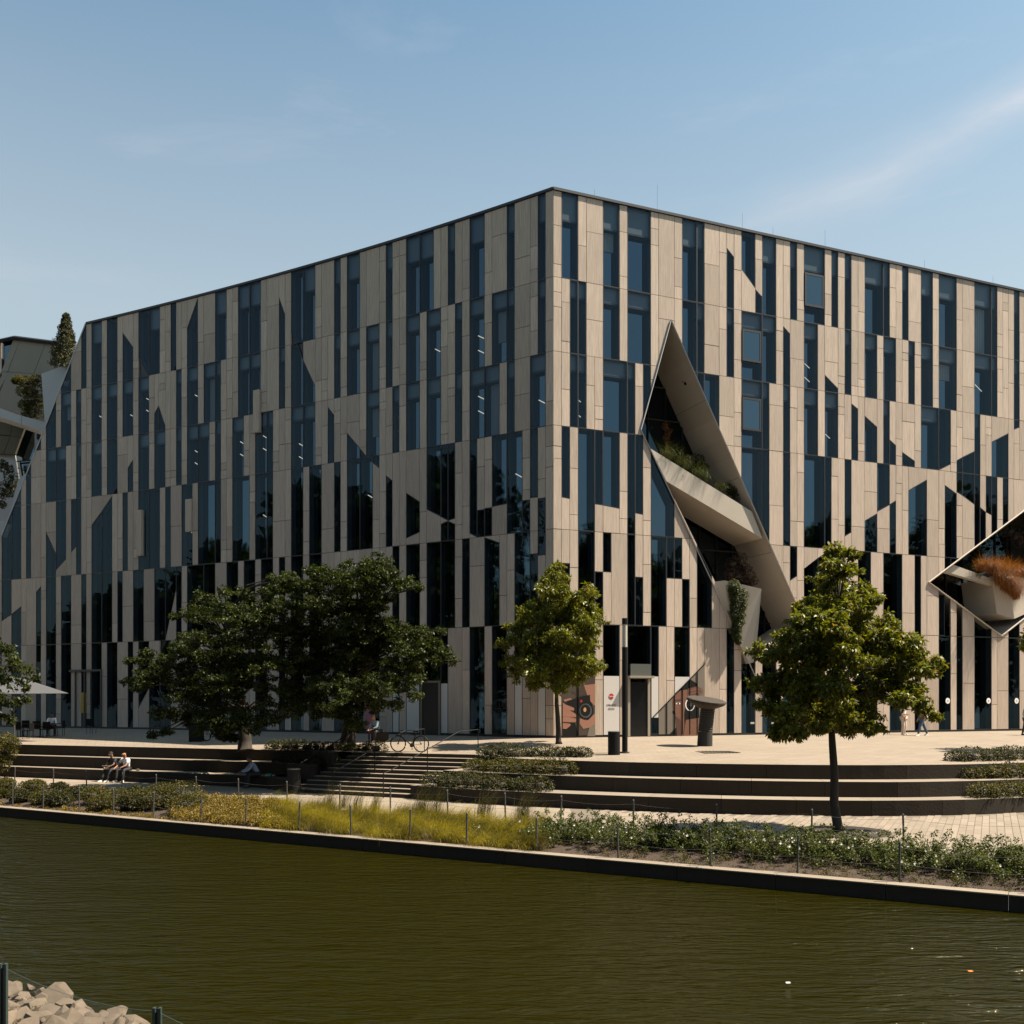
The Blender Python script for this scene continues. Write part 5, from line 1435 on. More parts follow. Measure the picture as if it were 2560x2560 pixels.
tag(np_mesh('bark_mulch', [tuple(v) for v in mul], 3, mat('mulch_chip', (.09, .048, .028), .9, tone=.6)), 'loose brown bark mulch scattered over the quay bed', 'mulch', kind='stuff')
# near bank weeds
C = [at(rb.uniform(15, 110), rb.uniform(2525, 2560), 12.6) for _ in range(16)] + [at(rb.uniform(190, 250), 2556, 12.4) for _ in range(4)]
V, tone = leaves(C, [.12] * len(C), [70] * len(C), .045, 0, .8, shell=.2, up=1)
tag(np_mesh('bank_weeds', V, 4, LM['yellow'], None, tone), 'yellow green weeds among the near bank rocks', 'weeds', kind='stuff')

# plants in the slanted cuts
def hang(root_pts, n, L, m_, name, label, grp=None, wid=.006, bend=2.6, dirv=(0, -1), spr=1.0, cat_='hanging plant'):
    roots = []
    for p in root_pts:
        for j in range(n): roots.append((p.x + rb.gauss(0, .12), p.y + rb.gauss(0, .12), p.z + rb.gauss(0, .04)))
    V, tone = blades(roots, L, wid, bend, 5, dirv=dirv, spreadv=spr)
    o = np_mesh(name, V, 4, m_, None, tone); tag(o, label, cat_, grp); return o
nv = (RN.x, RN.y)
def on_cut(px, py, o=-.25): return onR(px, py, o)
hang([on_cut(1664, 1142), on_cut(1675, 1148), on_cut(1700, 1162), on_cut(1712, 1172)], 90, .9, LM['trail'], 'hanging_plant', 'green trailing plant over the middle of the upper slanted planter', dirv=nv)
hang([on_cut(1742, 1190), on_cut(1752, 1197), on_cut(1762, 1203)], 90, .9, LM['trail'], 'hanging_plant', 'grassy tuft drooping from the upper slanted planter right of the trailing plant', dirv=nv)
hang([on_cut(1795, 1224), on_cut(1803, 1228)], 50, .7, LM['trail'], 'hanging_plant', 'small drooping tuft near the right end of the upper slanted planter', dirv=nv)
def shrub_at(ps, r, lm, label, n=500, size=.1, name='planter_shrub'):
    bush(name, label, 'shrub', None, [(p, r * rb.uniform(.8, 1.2)) for p in ps], LM[lm], size, n)
shrub_at([on_cut(1740, 1150, -1.6), on_cut(1755, 1170, -1.5), on_cut(1735, 1175, -1.5)], .42, 'hedge', 'dark shrub standing in the upper slanted planter')
shrub_at([on_cut(1815, 1218, -1.0), on_cut(1832, 1228, -.9), on_cut(1850, 1240, -.9)], .35, 'olive', 'loose shrub at the right end of the upper slanted planter')
shrub_at([on_cut(x, y, -1.0) for x, y in ((1832, 1410), (1850, 1395), (1862, 1420), (1845, 1440), (1868, 1440), (1828, 1436), (1880, 1452))], .42, 'maroon', 'thin maroon shrub growing in the lower planter of the tall cut', 330, .09)
C = []
for i in range(46):
    t = i / 45; C.append((on_cut(1846 + rb.uniform(-16, 16) * (1 - t * .7) - 4 * t, 1462 + t * 140, .35 - .05 * t), rb.uniform(.24, .44) * (1 - t * .5)))
root = empty('hanging_plant', C[0][0], 0, 'thick dark green plant cascading down the big folded planter', 'hanging plant')
V, tone = leaves([c[0] for c in C], [c[1] for c in C], [520] * len(C), .085, 1.3, 1.0, shell=.3)
np_mesh('foliage', V, 4, LM['trail'], root, tone)
C = [on_cut(1668, 1150 - i * 8, -1.4) + Vector((rb.uniform(-.12, .12), 0, 0)) for i in range(12)]
V, tone = leaves(C, [.16] * 12, [50] * 12, .08, .2, 1.2, shell=.2)
o = np_mesh('thin_shrub', V, 4, LM['rust'], None, tone); tag(o, 'thin reddish shrub standing in front of the glazing of the tall cut', 'shrub')
mb = MB(); mb.tube([C[0] - Vector((0, 0, .3)), C[-1]], [.02, .008], 4); mb.build('stem', M['bark'], o)
shrub_at([on_cut(2424, 1420, -.6), on_cut(2440, 1400, -.7), on_cut(2455, 1415, -.6), on_cut(2432, 1440, -.5), on_cut(2442, 1380, -.7)], .4, 'hedge', 'small dark green shrub at the left end of the diamond cut planter', 800)
rg_ = [on_cut(2452 + i * 9, 1425 + i * 1.5, .1) for i in range(14)]
hang(rg_, 210, 1.0, LM['rust'], 'rust_grass', 'thick rusty orange grass hanging over the diamond cut planter', None, .007, 2.6, nv, 1.2)
hang([on_cut(2490 + i * 6, 1450 + i * 6, .3) for i in range(9)], 170, 1.5, LM['rust'], 'rust_grass', 'long orange strands falling down the front of the diamond planter', None, .007, 2.75, nv, .9)
shrub_at([on_cut(2525 + i * 12, 1330 + (i % 3) * 14, -1.4) for i in range(8)], .45, 'maroon', 'bare brownish shrub high inside the diamond cut', 170, .1)
# ------------------------------------------------------------------ left part of the building with its planted notch
lb = empty('neighbouring_wing', (-40, 72, 0), 0, 'beige panelled wing with slanted planters seen past the left end of the dark wall', 'building')
def n7(x, y, Y): return at(x / 3.5769, 800 + y / 3.5778, Y)
def slab7(name, pts, Y, m_, th=.5, tone=.5):
    mb = MB(); a = [n7(x, y, Y) for x, y in pts]; mb.prism(a, [p + Vector((-th * .35, th, 0)) for p in a], tone); return mb.build(name, m_, lb)
beige = mat('beige_panel', (.21, .185, .145), .75, noise=(.8, .05), tone=.08)
slab7('dark_window', [(15, 195), (120, 168), (15, 460)], 72.2, M['inner'])
slab7('stone_panel', [(-400, 290), (14, 198), (14, 500), (-400, 900)], 72, M['stone'])
slab7('wing_panel', [(122, 165), (182, 172), (66, 462), (12, 462)], 72, beige, tone=.6)
slab7('wing_panel', [(184, 172), (408, 198), (300, 480), (70, 462)], 72, beige, tone=.4)
slab7('wing_panel', [(411, 198), (520, 212), (520, 500), (304, 480)], 72, beige, tone=.5)
slab7('wing_panel', [(10, 466), (70, 466), (0, 640), (-60, 640)], 72, beige, tone=.5)
slab7('wing_panel', [(72, 466), (420, 490), (420, 930), (-10, 780), (-40, 700)], 72, beige, tone=.45)
rfe = MB(); 
for a, b in (((-400, 275), (130, 159)), ((130, 159), (520, 208))):
    rfe.tube([n7(*a, 71.9), n7(*b, 71.9)], .16, 5)
rfe.build('roof_edge', M['dark'], lb)
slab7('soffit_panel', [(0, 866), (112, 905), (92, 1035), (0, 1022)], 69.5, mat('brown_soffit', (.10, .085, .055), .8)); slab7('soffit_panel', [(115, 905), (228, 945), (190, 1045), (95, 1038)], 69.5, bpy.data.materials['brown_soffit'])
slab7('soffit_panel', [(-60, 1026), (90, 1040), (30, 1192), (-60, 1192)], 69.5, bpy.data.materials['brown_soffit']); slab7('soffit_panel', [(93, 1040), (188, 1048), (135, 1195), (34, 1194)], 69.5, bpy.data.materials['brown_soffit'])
slab7('planter_trough', [(-80, 770), (0, 788), (190, 855), (190, 930), (0, 870), (-80, 850)], 67.5, M['panel_grey'], 1.2); slab7('planter_trough', [(193, 856), (410, 915), (388, 1000), (193, 932)], 67.5, M['panel_grey'], 1.2)
slab7('planter_trough', [(370, 480), (610, 395), (632, 392), (640, 430), (412, 935), (400, 915)], 65.4, M['panel_grey'], 1.0)
slab7('glass_pane', [(230, 960), (312, 985), (312, 1190), (240, 1395), (170, 1420), (135, 1195)], 70.5, M['inner'], .1); slab7('glass_pane', [(320, 985), (420, 1010), (320, 1300), (250, 1390), (316, 1190)], 70.5, M['inner'], .1)
gf = MB(); gf.tube([n7(316, 985, 70.2), n7(316, 1330, 70.2)], .08, 4); gf.tube([n7(150, 1265, 70.2), n7(330, 1250, 70.2)], .06, 4); gf.tube([n7(150, 1325, 70.2), n7(330, 1325, 70.2)], .04, 4); gf.build('glazing_frame', M['dark'], lb)
slab7('wing_panel', [(-80, 1195), (133, 1197), (170, 1430), (185, 1480), (60, 1800), (-80, 1800)], 70, M['panel_grey'], tone=.3)
slab7('wing_panel', [(168, 1420), (245, 1362), (260, 1380), (60, 1900), (60, 1800)], 66.5, M['panel_grey'], tone=.5)
slab7('wing_panel', [(-80, 1803), (70, 1803), (30, 2000), (-80, 2100)], 67.5, M['panel_grey'], tone=.6)
slab7('backing_wall', [(-500, 300), (520, 240), (520, 1100), (60, 2100), (-500, 3600)], 75, M['dark'], .5)
# plants in the notch
def nb(x, y, r, Y): return (n7(x, y, Y), r / 3.58 * Y / F)
bush('planter_shrub', 'pale yellow shrub in the notch left of the dark wall', 'shrub', None, [nb(x, y, r, 68.5) for x, y, r in ((250, 560, 70), (330, 540, 60), (180, 540, 50), (140, 545, 30), (220, 640, 70), (310, 640, 80), (350, 720, 70), (290, 740, 80), (230, 760, 60), (340, 820, 80), (260, 830, 60))], LM['olive'], .13, 520)
bush('planter_shrub', 'sparse grey green shrub low in the notch at the left edge', 'shrub', None, [nb(x, y, r, 68) for x, y, r in ((60, 1330, 55), (20, 1290, 45), (100, 1400, 60), (130, 1470, 55), (60, 1480, 60), (20, 1560, 55), (90, 1540, 50), (10, 1650, 40))], LM['hedge'], .15, 240)
rt = empty('conifer', n7(560, 440, 67), 0, 'small dark conifer standing on the roof planter above the notch', 'tree')
C, R_ = [], []
for i in range(80):
    t = i / 79; w_ = (12 + 118 * t ** .8); 
    for q in range(3):
        a = rb.random() * 6.28; C.append(n7(590 - t * 20 + cos(a) * w_ * rb.random() ** .4, 5 - 55 + t * 455, 67 + sin(a) * w_ / 60)); R_.append(.10 + .24 * t)
V, tone = leaves(C, R_, [75] * len(C), .12, .3, .7, shell=.2)
np_mesh('crown', V, 4, LM['conifer'], rt, tone)
mb = MB(); mb.tube([n7(565, 470, 67), n7(592, -40, 67)], [.16, .03], 6); mb.build('trunk', M['bark'], rt)

# ------------------------------------------------------------------ street furniture
def post_line(pxs, t, tops, label, grp):
    for ip, px in enumerate(pxs):
        b = bed(px, t); 
        h = tops
        proto = MB(); lean = rb.uniform(-.03, .03)
        proto.tube([b - Vector((0, 0, .1)), b + Vector((lean, 0, h))], .026, 8)
        o = proto.build('fence_post', M['post'])
        o2 = MB(); o2.tube([b + Vector((lean, 0, h)), b + Vector((lean, 0, h + .035))], [.03, .018], 8); o2.build('post_cap', M['steel'], o, rooted=False)
        tag(o, label % ORD[ip], 'post', grp)
fpx = [32, 107.6, 198, 284, 383, 504, 614, 747.6, 878, 1024, 1166, 1341, 1546, 1777, 1993.7, 2249.5, 2610]
bpx = [36, 134, 217, 305, 390, 490, 596, 718, 849, 976, 1120, 1264, 1402, 1584, 1792, 2029, 2260, 2580]
post_line(fpx, .02, .92, 'thin grey steel post, %s from the left in the row nearest the water', 'front row of bed posts')
post_line(bpx, .985, .86, 'thin grey steel post, %s from the left along the walkway edge', 'rear row of bed posts')
for pxs, t, h, lb_ in ((fpx, .02, .80, 'thin sagging wire strung between the front row of posts'), (bpx, .985, .76, 'thin sagging wire strung between the rear row of posts')):
    mb = MB()
    for a, b in zip(pxs, pxs[1:]):
        A, B = bed(a, t) + Vector((0, 0, h)), bed(b, t) + Vector((0, 0, h))
        for dz in (0, -.35):
            mb.tube([cat(A + Vector((0, 0, dz)), B + Vector((0, 0, dz)), i / 6, .07) for i in range(7)], .0035, 3, False)
    tag(mb.build('post_wire', M['post']), lb_, 'wire')
# handrails
def rail(px_pts, name_label, Y):
    pass
def handrail(label, s):
    """s: 0..1 across the stairs"""
    lo = ST0[0].lerp(ST0[1], s); hi = ST9[0].lerp(ST9[1], s); d = (hi - lo).normalized()
    lo2 = lo - d * .35; hi2 = hi + d * 1.1
    root = empty('handrail', (lo2.x, lo2.y, ZP), 0, label, 'handrail')
    H = .95
    mb = MB()
    zt = lambda p: ZP + (p - lo).length * (1 if (p - lo).dot(d) > 0 else 0) / (hi - lo).length * (ZT1 - ZP)
    a = Vector((lo2.x, lo2.y, ZP + H)); b = Vector((lo.x, lo.y, ZP + H + .1)); c = Vector((hi.x, hi.y, ZT1 + H)); e = Vector((hi2.x, hi2.y, ZT1 + .05 + H))
    mb.tube([a, b, c, e], .020, 6); mb.build('rail', M['rail'], root)
    for p, z0, z1 in ((lo2, ZP, ZP + H), (lo.lerp(hi, .52), ZP + .75, ZP + .52 * (ZT1 - ZP) + H + .05), (hi2, ZT1 - .05, ZT1 + .05 + H)):
        mb = MB(); mb.tube([(p.x, p.y, z0), (p.x, p.y, z1)], .022, 6); mb.build('rail_post', M['rail'], root)
handrail('steel handrail at the shaded left side of the stairs', .02)
handrail('steel handrail up the middle of the stairs left of centre', .42)
handrail('steel handrail near the planted right side of the stairs', .84)
# lamp column
p = Vector((0, 0, 0)); q = gnd(1562, 1888, -.38); q = Vector((q.x, q.y, plaza_z(q.x, q.y)))
lc = empty('lamp_column', q, 0, 'tall dark lamp column with clear upper tube in front of the dark entrance', 'street lamp')
mb = MB(); mb.tube([q, q + Vector((0, 0, 4.2))], .115, 16); mb.build('column', M['black'], lc, smooth=False)
mb = MB(); mb.tube([q + Vector((0, 0, 4.2)), q + Vector((0, 0, 5.15))], .10, 16); mb.build('light_tube', mat('lamp_diffuser', (.45, .42, .36), .2, spec=.8), lc)
mb = MB(); mb.tube([q + Vector((0, 0, 5.15)), q + Vector((0, 0, 5.4))], .115, 16); mb.tube([q + Vector((0, 0, 4.16)), q + Vector((0, 0, 4.24))], .12, 16); mb.build('cap', M['black'], lc)
mb = MB(); mb.tube([q, q + Vector((0, 0, .05))], .19, 16); mb.build('base_plate', M['post'], lc)
def bin_(px, py, z, h, r, label, lidm):
    q = gnd(px, py, z); root = empty('litter_bin', q, 0, label, 'litter bin')
    mb = MB(); mb.tube([q + Vector((0, 0, .02)), q + Vector((0, 0, h))], r, 20); mb.build('bin_body', M['black'], root)
    mb = MB(); mb.tube([q + Vector((0, 0, h)), q + Vector((0, 0, h + .02)), q + Vector((0, 0, h + .035))], [r * 1.04, r * 1.04, r * .8], 20); mb.build('bin_rim', lidm, root)
    mb = MB(); mb.tube([q, q + Vector((0, 0, .03))], r * .9, 20); mb.build('bin_foot', M['post'], root)
bin_(1535, 1889, plaza_z(3.7, 36.8), .93, .24, 'black cylindrical litter bin beside the lamp column', M['post'])
bin_(735, 1984, ZP, .98, .26, 'dark cylindrical litter bin in the tree shade beside the left handrail', M['steel'])
q = gnd(483, 1861, -.42); root = empty('waste_station', q, 0, 'tall dark box shaped bin with white top on the plaza under the left tree', 'litter bin')
mb = MB(); mb.box(q + Vector((.1, .2, .55)), (.62, .5, 1.1)); mb.build('bin_body', M['black'], root); mb = MB(); mb.box(q + Vector((-.05, .2, 1.12)), (.3, .5, .04)); mb.build('bin_lid', M['white'], root)
# nail shaped sculpture
q = gnd(1762, 1866, -.2); q = Vector((q.x, q.y, plaza_z(q.x, q.y)))
sc = empty('nail_sculpture', q, 0, 'dark sculpture like a giant bent nail with a broad tilted disc head', 'sculpture')
rusty = mat('rusty_iron', (.030, .021, .014), .85, noise=(5, .3), bump=(14, .8)); grey_i = mat('grey_cast_base', (.020, .018, .016), .8, noise=(6, .2))
mb = MB(); mb.tube([q - Vector((0, 0, .05)), q + Vector((0, 0, .05)), q + Vector((.02, 0, .62))], [.33, .33, .315], 24); mb.build('foot', grey_i, sc, smooth=False)
mb = MB(); pts, rr_ = [], []
for i in range(25):
    t = i / 24; pts.append(q + Vector((.02 + .12 * t, 0, .62 + 1.15 * t))); rr_.append(.30 + (.022 if i % 2 else 0))
mb.tube(pts, rr_, 20); mb.build('threaded_shaft', grey_i, sc)
top_c = q + Vector((.06, 0, 1.98)); nrm = Vector((.12, -.16, 1)).normalized()
u_ = nrm.cross(Vector((0, 1, 0))).normalized(); w_ = nrm.cross(u_)
mb = MB(); rings = []
for (o_, r_) in ((-.32, .36), (-.22, .58), (-.10, .80), (-.02, .86), (.05, .86), (.08, .80), (.09, .0)):
    rings.append([top_c + nrm * o_ + (u_ * cos(2 * pi * i / 36) + w_ * sin(2 * pi * i / 36)) * (r_ * (1 + .012 * sin(i * 2.3))) for i in range(36)])
for a, b in zip(rings, rings[1:]):
    for i in range(36): mb.poly([a[i], a[(i + 1) % 36], b[(i + 1) % 36], b[i]])
mb.build('disc_head', rusty, sc)
# sunshade and cafe things at the far left
sq = at(-60, 1700, 52); ss = empty('sunshade', at(-35, 1830, 52), 0, 'white sunshade sail over the cafe seats at the left edge', 'sunshade')
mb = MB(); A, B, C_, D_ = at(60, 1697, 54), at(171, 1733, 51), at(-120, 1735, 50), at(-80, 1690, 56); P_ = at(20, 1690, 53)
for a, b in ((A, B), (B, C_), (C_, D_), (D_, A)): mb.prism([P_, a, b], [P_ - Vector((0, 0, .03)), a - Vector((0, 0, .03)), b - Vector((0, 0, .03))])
mb.build('canopy', mat('shaded_sail_cloth', (.07, .073, .077), .8), ss); mb = MB(); pb_ = at(36, 1830, 53); mb.tube([Vector((pb_.x, 53, -.2)), Vector((pb_.x, 53, 3.0))], .05, 8); mb.build('pole', M['steel'], ss)  # white cloth given a dark grey colour to stand for shade
def chair(x, y, rz, label):
    z = plaza_z(x, y); root = empty('cafe_chair', (x, y, z), rz, label, 'chair', 'dark cafe chairs under the sunshade')
    def loc(name, fn):
        mb = MB(); fn(mb); return mb.build(name, M['black'], root, rooted=False)
    loc('seat', lambda m: m.box((0, 0, .45), (.44, .44, .04))); loc('backrest', lambda m: m.box((0, .21, .68), (.42, .03, .40)))
    for a in (-.19, .19):
        for b in (-.19, .19): loc('leg', lambda m: m.tube([(a, b, 0), (a, b, .44)], .014, 5))
for i, (px, yy) in enumerate(((48, 54), (70, 53), (92, 55), (112, 54), (150, 55.5), (62, 56), (228, 57))):
    x_ = (px - CX) / F * yy; chair(x_, yy, rb.uniform(0, 6), 'dark cafe chair under the sunshade, %s from the left' % ORD[[0, 2, 3, 4, 5, 1, 6][i]] if i < 6 else 'dark chair standing before the left glass doors')
def table(px, yy):
    x_ = (px - CX) / F * yy; z = plaza_z(x_, yy); root = empty('cafe_table', (x_, yy, z), 0, 'small dark round cafe table under the sunshade, %s' % {58: 'the leftmost', 100: 'the middle one', 135: 'the rightmost'}[px], 'table', 'cafe tables under the sunshade')
    mb = MB(); mb.tube([(0, 0, .71), (0, 0, .74)], .36, 18); mb.build('table_top', M['black'], root, rooted=False)
    mb = MB(); mb.tube([(0, 0, 0), (0, 0, .71)], .03, 8); mb.tube([(0, 0, 0), (0, 0, .02)], .22, 12); mb.build('table_leg', M['black'], root, rooted=False)
for px, yy in ((58, 55), (100, 54.4), (135, 55)): table(px, yy)

# ------------------------------------------------------------------ bicycles
def bicycle(loc, rz, label, col):
    root = empty('bicycle', loc, rz, label, 'bicycle')
    def mk(name, fn, m_, par=root):
        mb = MB(); fn(mb); return mb.build(name, m_, par, rooted=False)
    R_ = .34; wb = 1.05; fm = mat('bike_paint', col, .4)
    for x in (-wb / 2, wb / 2):
        def ringf(m):
            pts = [Vector((x + R_ * cos(2 * pi * i / 28), 0, R_ + .01 + R_ * sin(2 * pi * i / 28))) for i in range(29)]
            m.tube(pts, .027, 6, False)
        wh = mk('wheel', ringf, M['black'])
        def spk(m):
            for i in range(14):
                a = 2 * pi * i / 14; m.tube([(x, 0, R_ + .01), (x + R_ * cos(a), 0, R_ + .01 + R_ * sin(a))], .0018, 3, False)
            m.tube([(x, -.04, R_ + .01), (x, .04, R_ + .01)], .03, 8)
        mk('spokes', spk, M['steel'], wh)
        mk('rim', lambda m: m.tube([Vector((x + (R_ - .022) * cos(2 * pi * i / 28), 0, R_ + .01 + (R_ - .022) * sin(2 * pi * i / 28))) for i in range(29)], .009, 4, False), M['post'], wh)
    fx, rx = -wb / 2, wb / 2; hub = R_ + .01
    bb = Vector((.10, 0, .29)); seat = Vector((.30, 0, .82)); hd = Vector((-.36, 0, .80)); hl = Vector((-.40, 0, .66))
    def frame(m):
        m.tube([hl, bb], .026, 8); m.tube([hd, seat + Vector((-.03, 0, -.1))], .022, 8); m.tube([bb, seat], .022, 8)
        for s in (-.03, .03): m.tube([bb, (rx, s, hub)], .009, 6); m.tube([seat + Vector((0, 0, -.1)), (rx, s, hub)], .008, 6)
        m.tube([hd, hl], .02, 8)
    mk('frame', frame, fm)
    mk('fork', lambda m: [m.tube([hl, (fx, s, hub)], .011, 6) for s in (-.04, .04)], fm)
    mk('handlebar', lambda m: (m.tube([hd, hd + Vector((.01, 0, .12))], .013, 6), m.tube([hd + Vector((-.02, -.28, .14)), hd + Vector((.0, 0, .12)), hd + Vector((-.02, .28, .14))], .012, 6)), M['black'])
    mk('saddle', lambda m: m.prism([seat + Vector(v) for v in ((-.14, -.02, .04), (-.14, .02, .04), (.12, .08, .04), (.12, -.08, .04))], [seat + Vector(v) for v in ((-.14, -.02, .09), (-.14, .02, .09), (.12, .08, .10), (.12, -.08, .10))]), M['black'])
    mk('crank', lambda m: (m.tube([bb + Vector((0, -.03, 0)), bb + Vector((0, .03, 0))], .09, 14), m.tube([bb + Vector((0, -.06, 0)), bb + Vector((.05, -.06, -.16))], .009, 5), m.tube([bb + Vector((0, .06, 0)), bb + Vector((-.05, .06, .16))], .009, 5)), M['post'])
    for s, dv in ((-1, (.05, -.09, -.16)), (1, (-.05, .09, .16))): mk('pedal', lambda m: m.box(bb + Vector(dv), (.09, .08, .02)), M['black'])
    mk('kickstand', lambda m: m.tube([(.28, .03, hub - .08), (.33, .16, 0)], .008, 5), M['steel'])
    return root
qb = gnd(1023, 1878, -.36)
bicycle(Vector((qb.x, qb.y + .15, plaza_z(qb.x, qb.y) + .0)), RAD(-14), 'dark bicycle parked on its stand at the top of the stairs', (.006, .006, .007))
qb = gnd(520, 1858, -.38)
bicycle(Vector((qb.x + .2, qb.y + .3, plaza_z(qb.x, qb.y + .3))), RAD(68), 'bicycle seen nearly end on beside the tall bin under the left shade tree', (.03, .03, .035))

# ------------------------------------------------------------------ people
def skin_mesh(name, joints, bones, m_, parent, sub=1, root_i=0):
    """joints: list of (x,y,z,rx,ry) ; bones: index pairs"""
    me = bpy.data.meshes.new(name); me.from_pydata([j[:3] for j in joints], bones, []); me.update()
    ob = bpy.data.objects.new(name, me); COL.objects.link(ob); ob.parent = parent
    md = ob.modifiers.new('skin', 'SKIN'); md.use_smooth_shade = True
    sv_ = me.skin_vertices[0].data if me.skin_vertices else None
    if sv_ is None:
        bm = bmesh.new(); bm.from_mesh(me); bm.verts.layers.skin.verify(); bm.to_mesh(me); bm.free(); sv_ = me.skin_vertices[0].data
    for i, j in enumerate(joints):
        sv_[i].radius = (j[3], j[4]); sv_[i].use_root = (i == root_i)
    ss_ = ob.modifiers.new('sub', 'SUBSURF'); ss_.levels = sub; ss_.render_levels = sub
    dg = bpy.context.evaluated_depsgraph_get(); me2 = bpy.data.meshes.new_from_object(ob.evaluated_get(dg))
    ob.modifiers.clear(); ob.data = me2; me2.materials.clear(); me2.materials.append(m_)
    me2.polygons.foreach_set('use_smooth', [True] * len(me2.polygons))
    return ob
def sphere_mesh(name, c, r3, m_, parent, n=12, cutz=None):
    mb = MB(); prev = None
    for i in range(n + 1):
        a = pi * i / n
        ring_ = [Vector(c) + Vector((r3[0] * sin(a) * cos(2 * pi * j / 14), r3[1] * sin(a) * sin(2 * pi * j / 14), r3[2] * cos(a))) for j in range(14)]
        if prev and (cutz is None or cos(a) > cutz):
            for j in range(14): mb.poly([prev[j], prev[(j + 1) % 14], ring_[(j + 1) % 14], ring_[j]])
        prev = ring_
    return mb.build(name, m_, parent, smooth=True, rooted=False)
clothm = {}
def cm(name, col):
    if name not in clothm: clothm[name] = mat(name, col, .8, noise=(20, .08))
    return clothm[name]
def person(loc, rz, label, J, skinc, shirt, trousers, shoes, hair=None, short=False, group=None, extra=None):
    """J: joints in a local frame where the person faces -Y"""
    root = empty('person', loc, rz, label, 'person', group)
    g = lambda n: Vector(J[n])
    j, b, idx = [], [], {}
    def add(n, r, r2=None, par=None, pos=None):
        idx[n] = len(j); p = pos if pos is not None else g(n); j.append((p.x, p.y, p.z, r, r2 or r))
        if par is not None: b.append((idx[par], idx[n]))
    add('pelvis', .11, .09); add('chest', .105, .085, 'pelvis'); add('neck', .055, .055, 'chest')
    add('head0', .078, .088, 'neck', g('neck').lerp(g('head'), .5)); add('head', .100, .118, 'head0'); add('head1', .088, .104, 'head', g('head') + (g('head') - g('neck')).normalized() * .07)
    for s in 'lr':
        add('sh' + s, .055, .055, 'chest'); add('el' + s, .042, .042, 'sh' + s); add('wr' + s, .028, .028, 'el' + s)
        w_ = g('wr' + s); d = (w_ - g('el' + s)).normalized(); sd = d.cross(Vector((0, 0, 1)));
        sd = sd.normalized() if sd.length > .1 else Vector((1, 0, 0))
        add('pm' + s, .032, .018, 'wr' + s, w_ + d * .07)
        for f in range(4):
            off = sd * (f - 1.5) * .019
            add('f%d%s' % (f, s), .0095, .0095, 'pm' + s, w_ + d * (.12 + .004 * (1 - abs(f - 1.3))) + off)
            add('g%d%s' % (f, s), .008, .008, 'f%d%s' % (f, s), w_ + d * (.155 + .01 * (1 - abs(f - 1.3))) + off + Vector((0, 0, -.012)))
        add('th' + s, .010, .010, 'wr' + s, w_ + d * .06 + sd * .045)
        add('hp' + s, .085, .085, 'pelvis'); add('kn' + s, .058, .058, 'hp' + s); add('an' + s, .036, .036, 'kn' + s); add('to' + s, .034, .024, 'an' + s)
    skm = mat('skin_tone', skinc, .6)
    body = skin_mesh('body', j, b, skm, root)
    # face
    hd = g('head'); fw = Vector(J.get('face', (0, -1, 0))).normalized(); rt_ = fw.cross(Vector((0, 0, 1))).normalized()
    sphere_mesh('nose', hd + fw * .098 + Vector((0, 0, -.012)), (.014, .016, .022), skm, root, 6)
    for s in (-1, 1):
        sphere_mesh('eye', hd + fw * .086 + rt_ * (.033 * s) + Vector((0, 0, .018)), (.012, .012, .009), M['black'], root, 6)
        sphere_mesh('ear', hd + rt_ * (.088 * s), (.018, .02, .03), skm, root, 6)
    sphere_mesh('mouth', hd + fw * .088 + Vector((0, 0, -.05)), (.022, .012, .006), cm('lip', (.2, .05, .04)), root, 6)
    if hair: sphere_mesh('hair', hd + Vector((0, 0, .03)) - fw * .018, (.094, .105, .10), cm('hair_%s' % hair[0], hair[1]), root, 10, cutz=-.25 if len(hair) < 3 else -.7)
    # shirt
    j, b, idx = [], [], {}
    add('pelvis', .155, .125); add('waist', .15, .115, 'pelvis', g('pelvis').lerp(g('chest'), .5)); add('chest', .18, .14, 'waist'); add('neck', .07, .065, 'chest', g('chest').lerp(g('neck'), .75))
    for s in 'lr':
        add('sh' + s, .078, .075, 'chest')
        if short: add('e' + s, .065, .065, 'sh' + s, g('sh' + s).lerp(g('el' + s), .7))
        else: add('el' + s, .056, .056, 'sh' + s); add('wr' + s, .042, .042, 'el' + s)
    skin_mesh('shirt', j, b, cm(*shirt), root)
    j, b, idx = [], [], {}
    add('pelvis', .15, .12)
    for s in 'lr':
        add('hp' + s, .102, .10, 'pelvis'); add('kn' + s, .074 * J.get('wide', 1), .074 * J.get('wide', 1), 'hp' + s); add('an' + s, .055 * J.get('wide', 1) ** 1.5, .055 * J.get('wide', 1) ** 1.5, 'kn' + s, g('kn' + s).lerp(g('an' + s), .95))
    skin_mesh('trousers', j, b, cm(*trousers), root)
    for s in 'lr':
        a, t = g('an' + s), g('to' + s); d = (t - a); d.z = 0; d = d.normalized() if d.length > 0 else Vector((0, -1, 0))
        base = Vector((a.x, a.y, min(a.z, t.z) - .035))
        mb = MB(); sdv = Vector((-d.y, d.x, 0)); z0 = base.z - .01
        ring_ = [base - d * .07, base - d * .05 + sdv * .04, base + d * .10 + sdv * .05, base + d * .19 + sdv * .03, base + d * .21, base + d * .19 - sdv * .03, base + d * .10 - sdv * .05, base - d * .05 - sdv * .04]
        hts = [.09, .095, .07, .045, .04, .045, .07, .095]
        lo_ = [Vector((p_.x, p_.y, z0)) for p_ in ring_]; hi_ = [Vector((base.x + (p_.x - base.x) * .86, base.y + (p_.y - base.y) * .9, z0 + h_)) for p_, h_ in zip(ring_, hts)]
        mb.prism(hi_, lo_); mb.build('shoe', cm(*shoes), root, rooted=False)
    return root
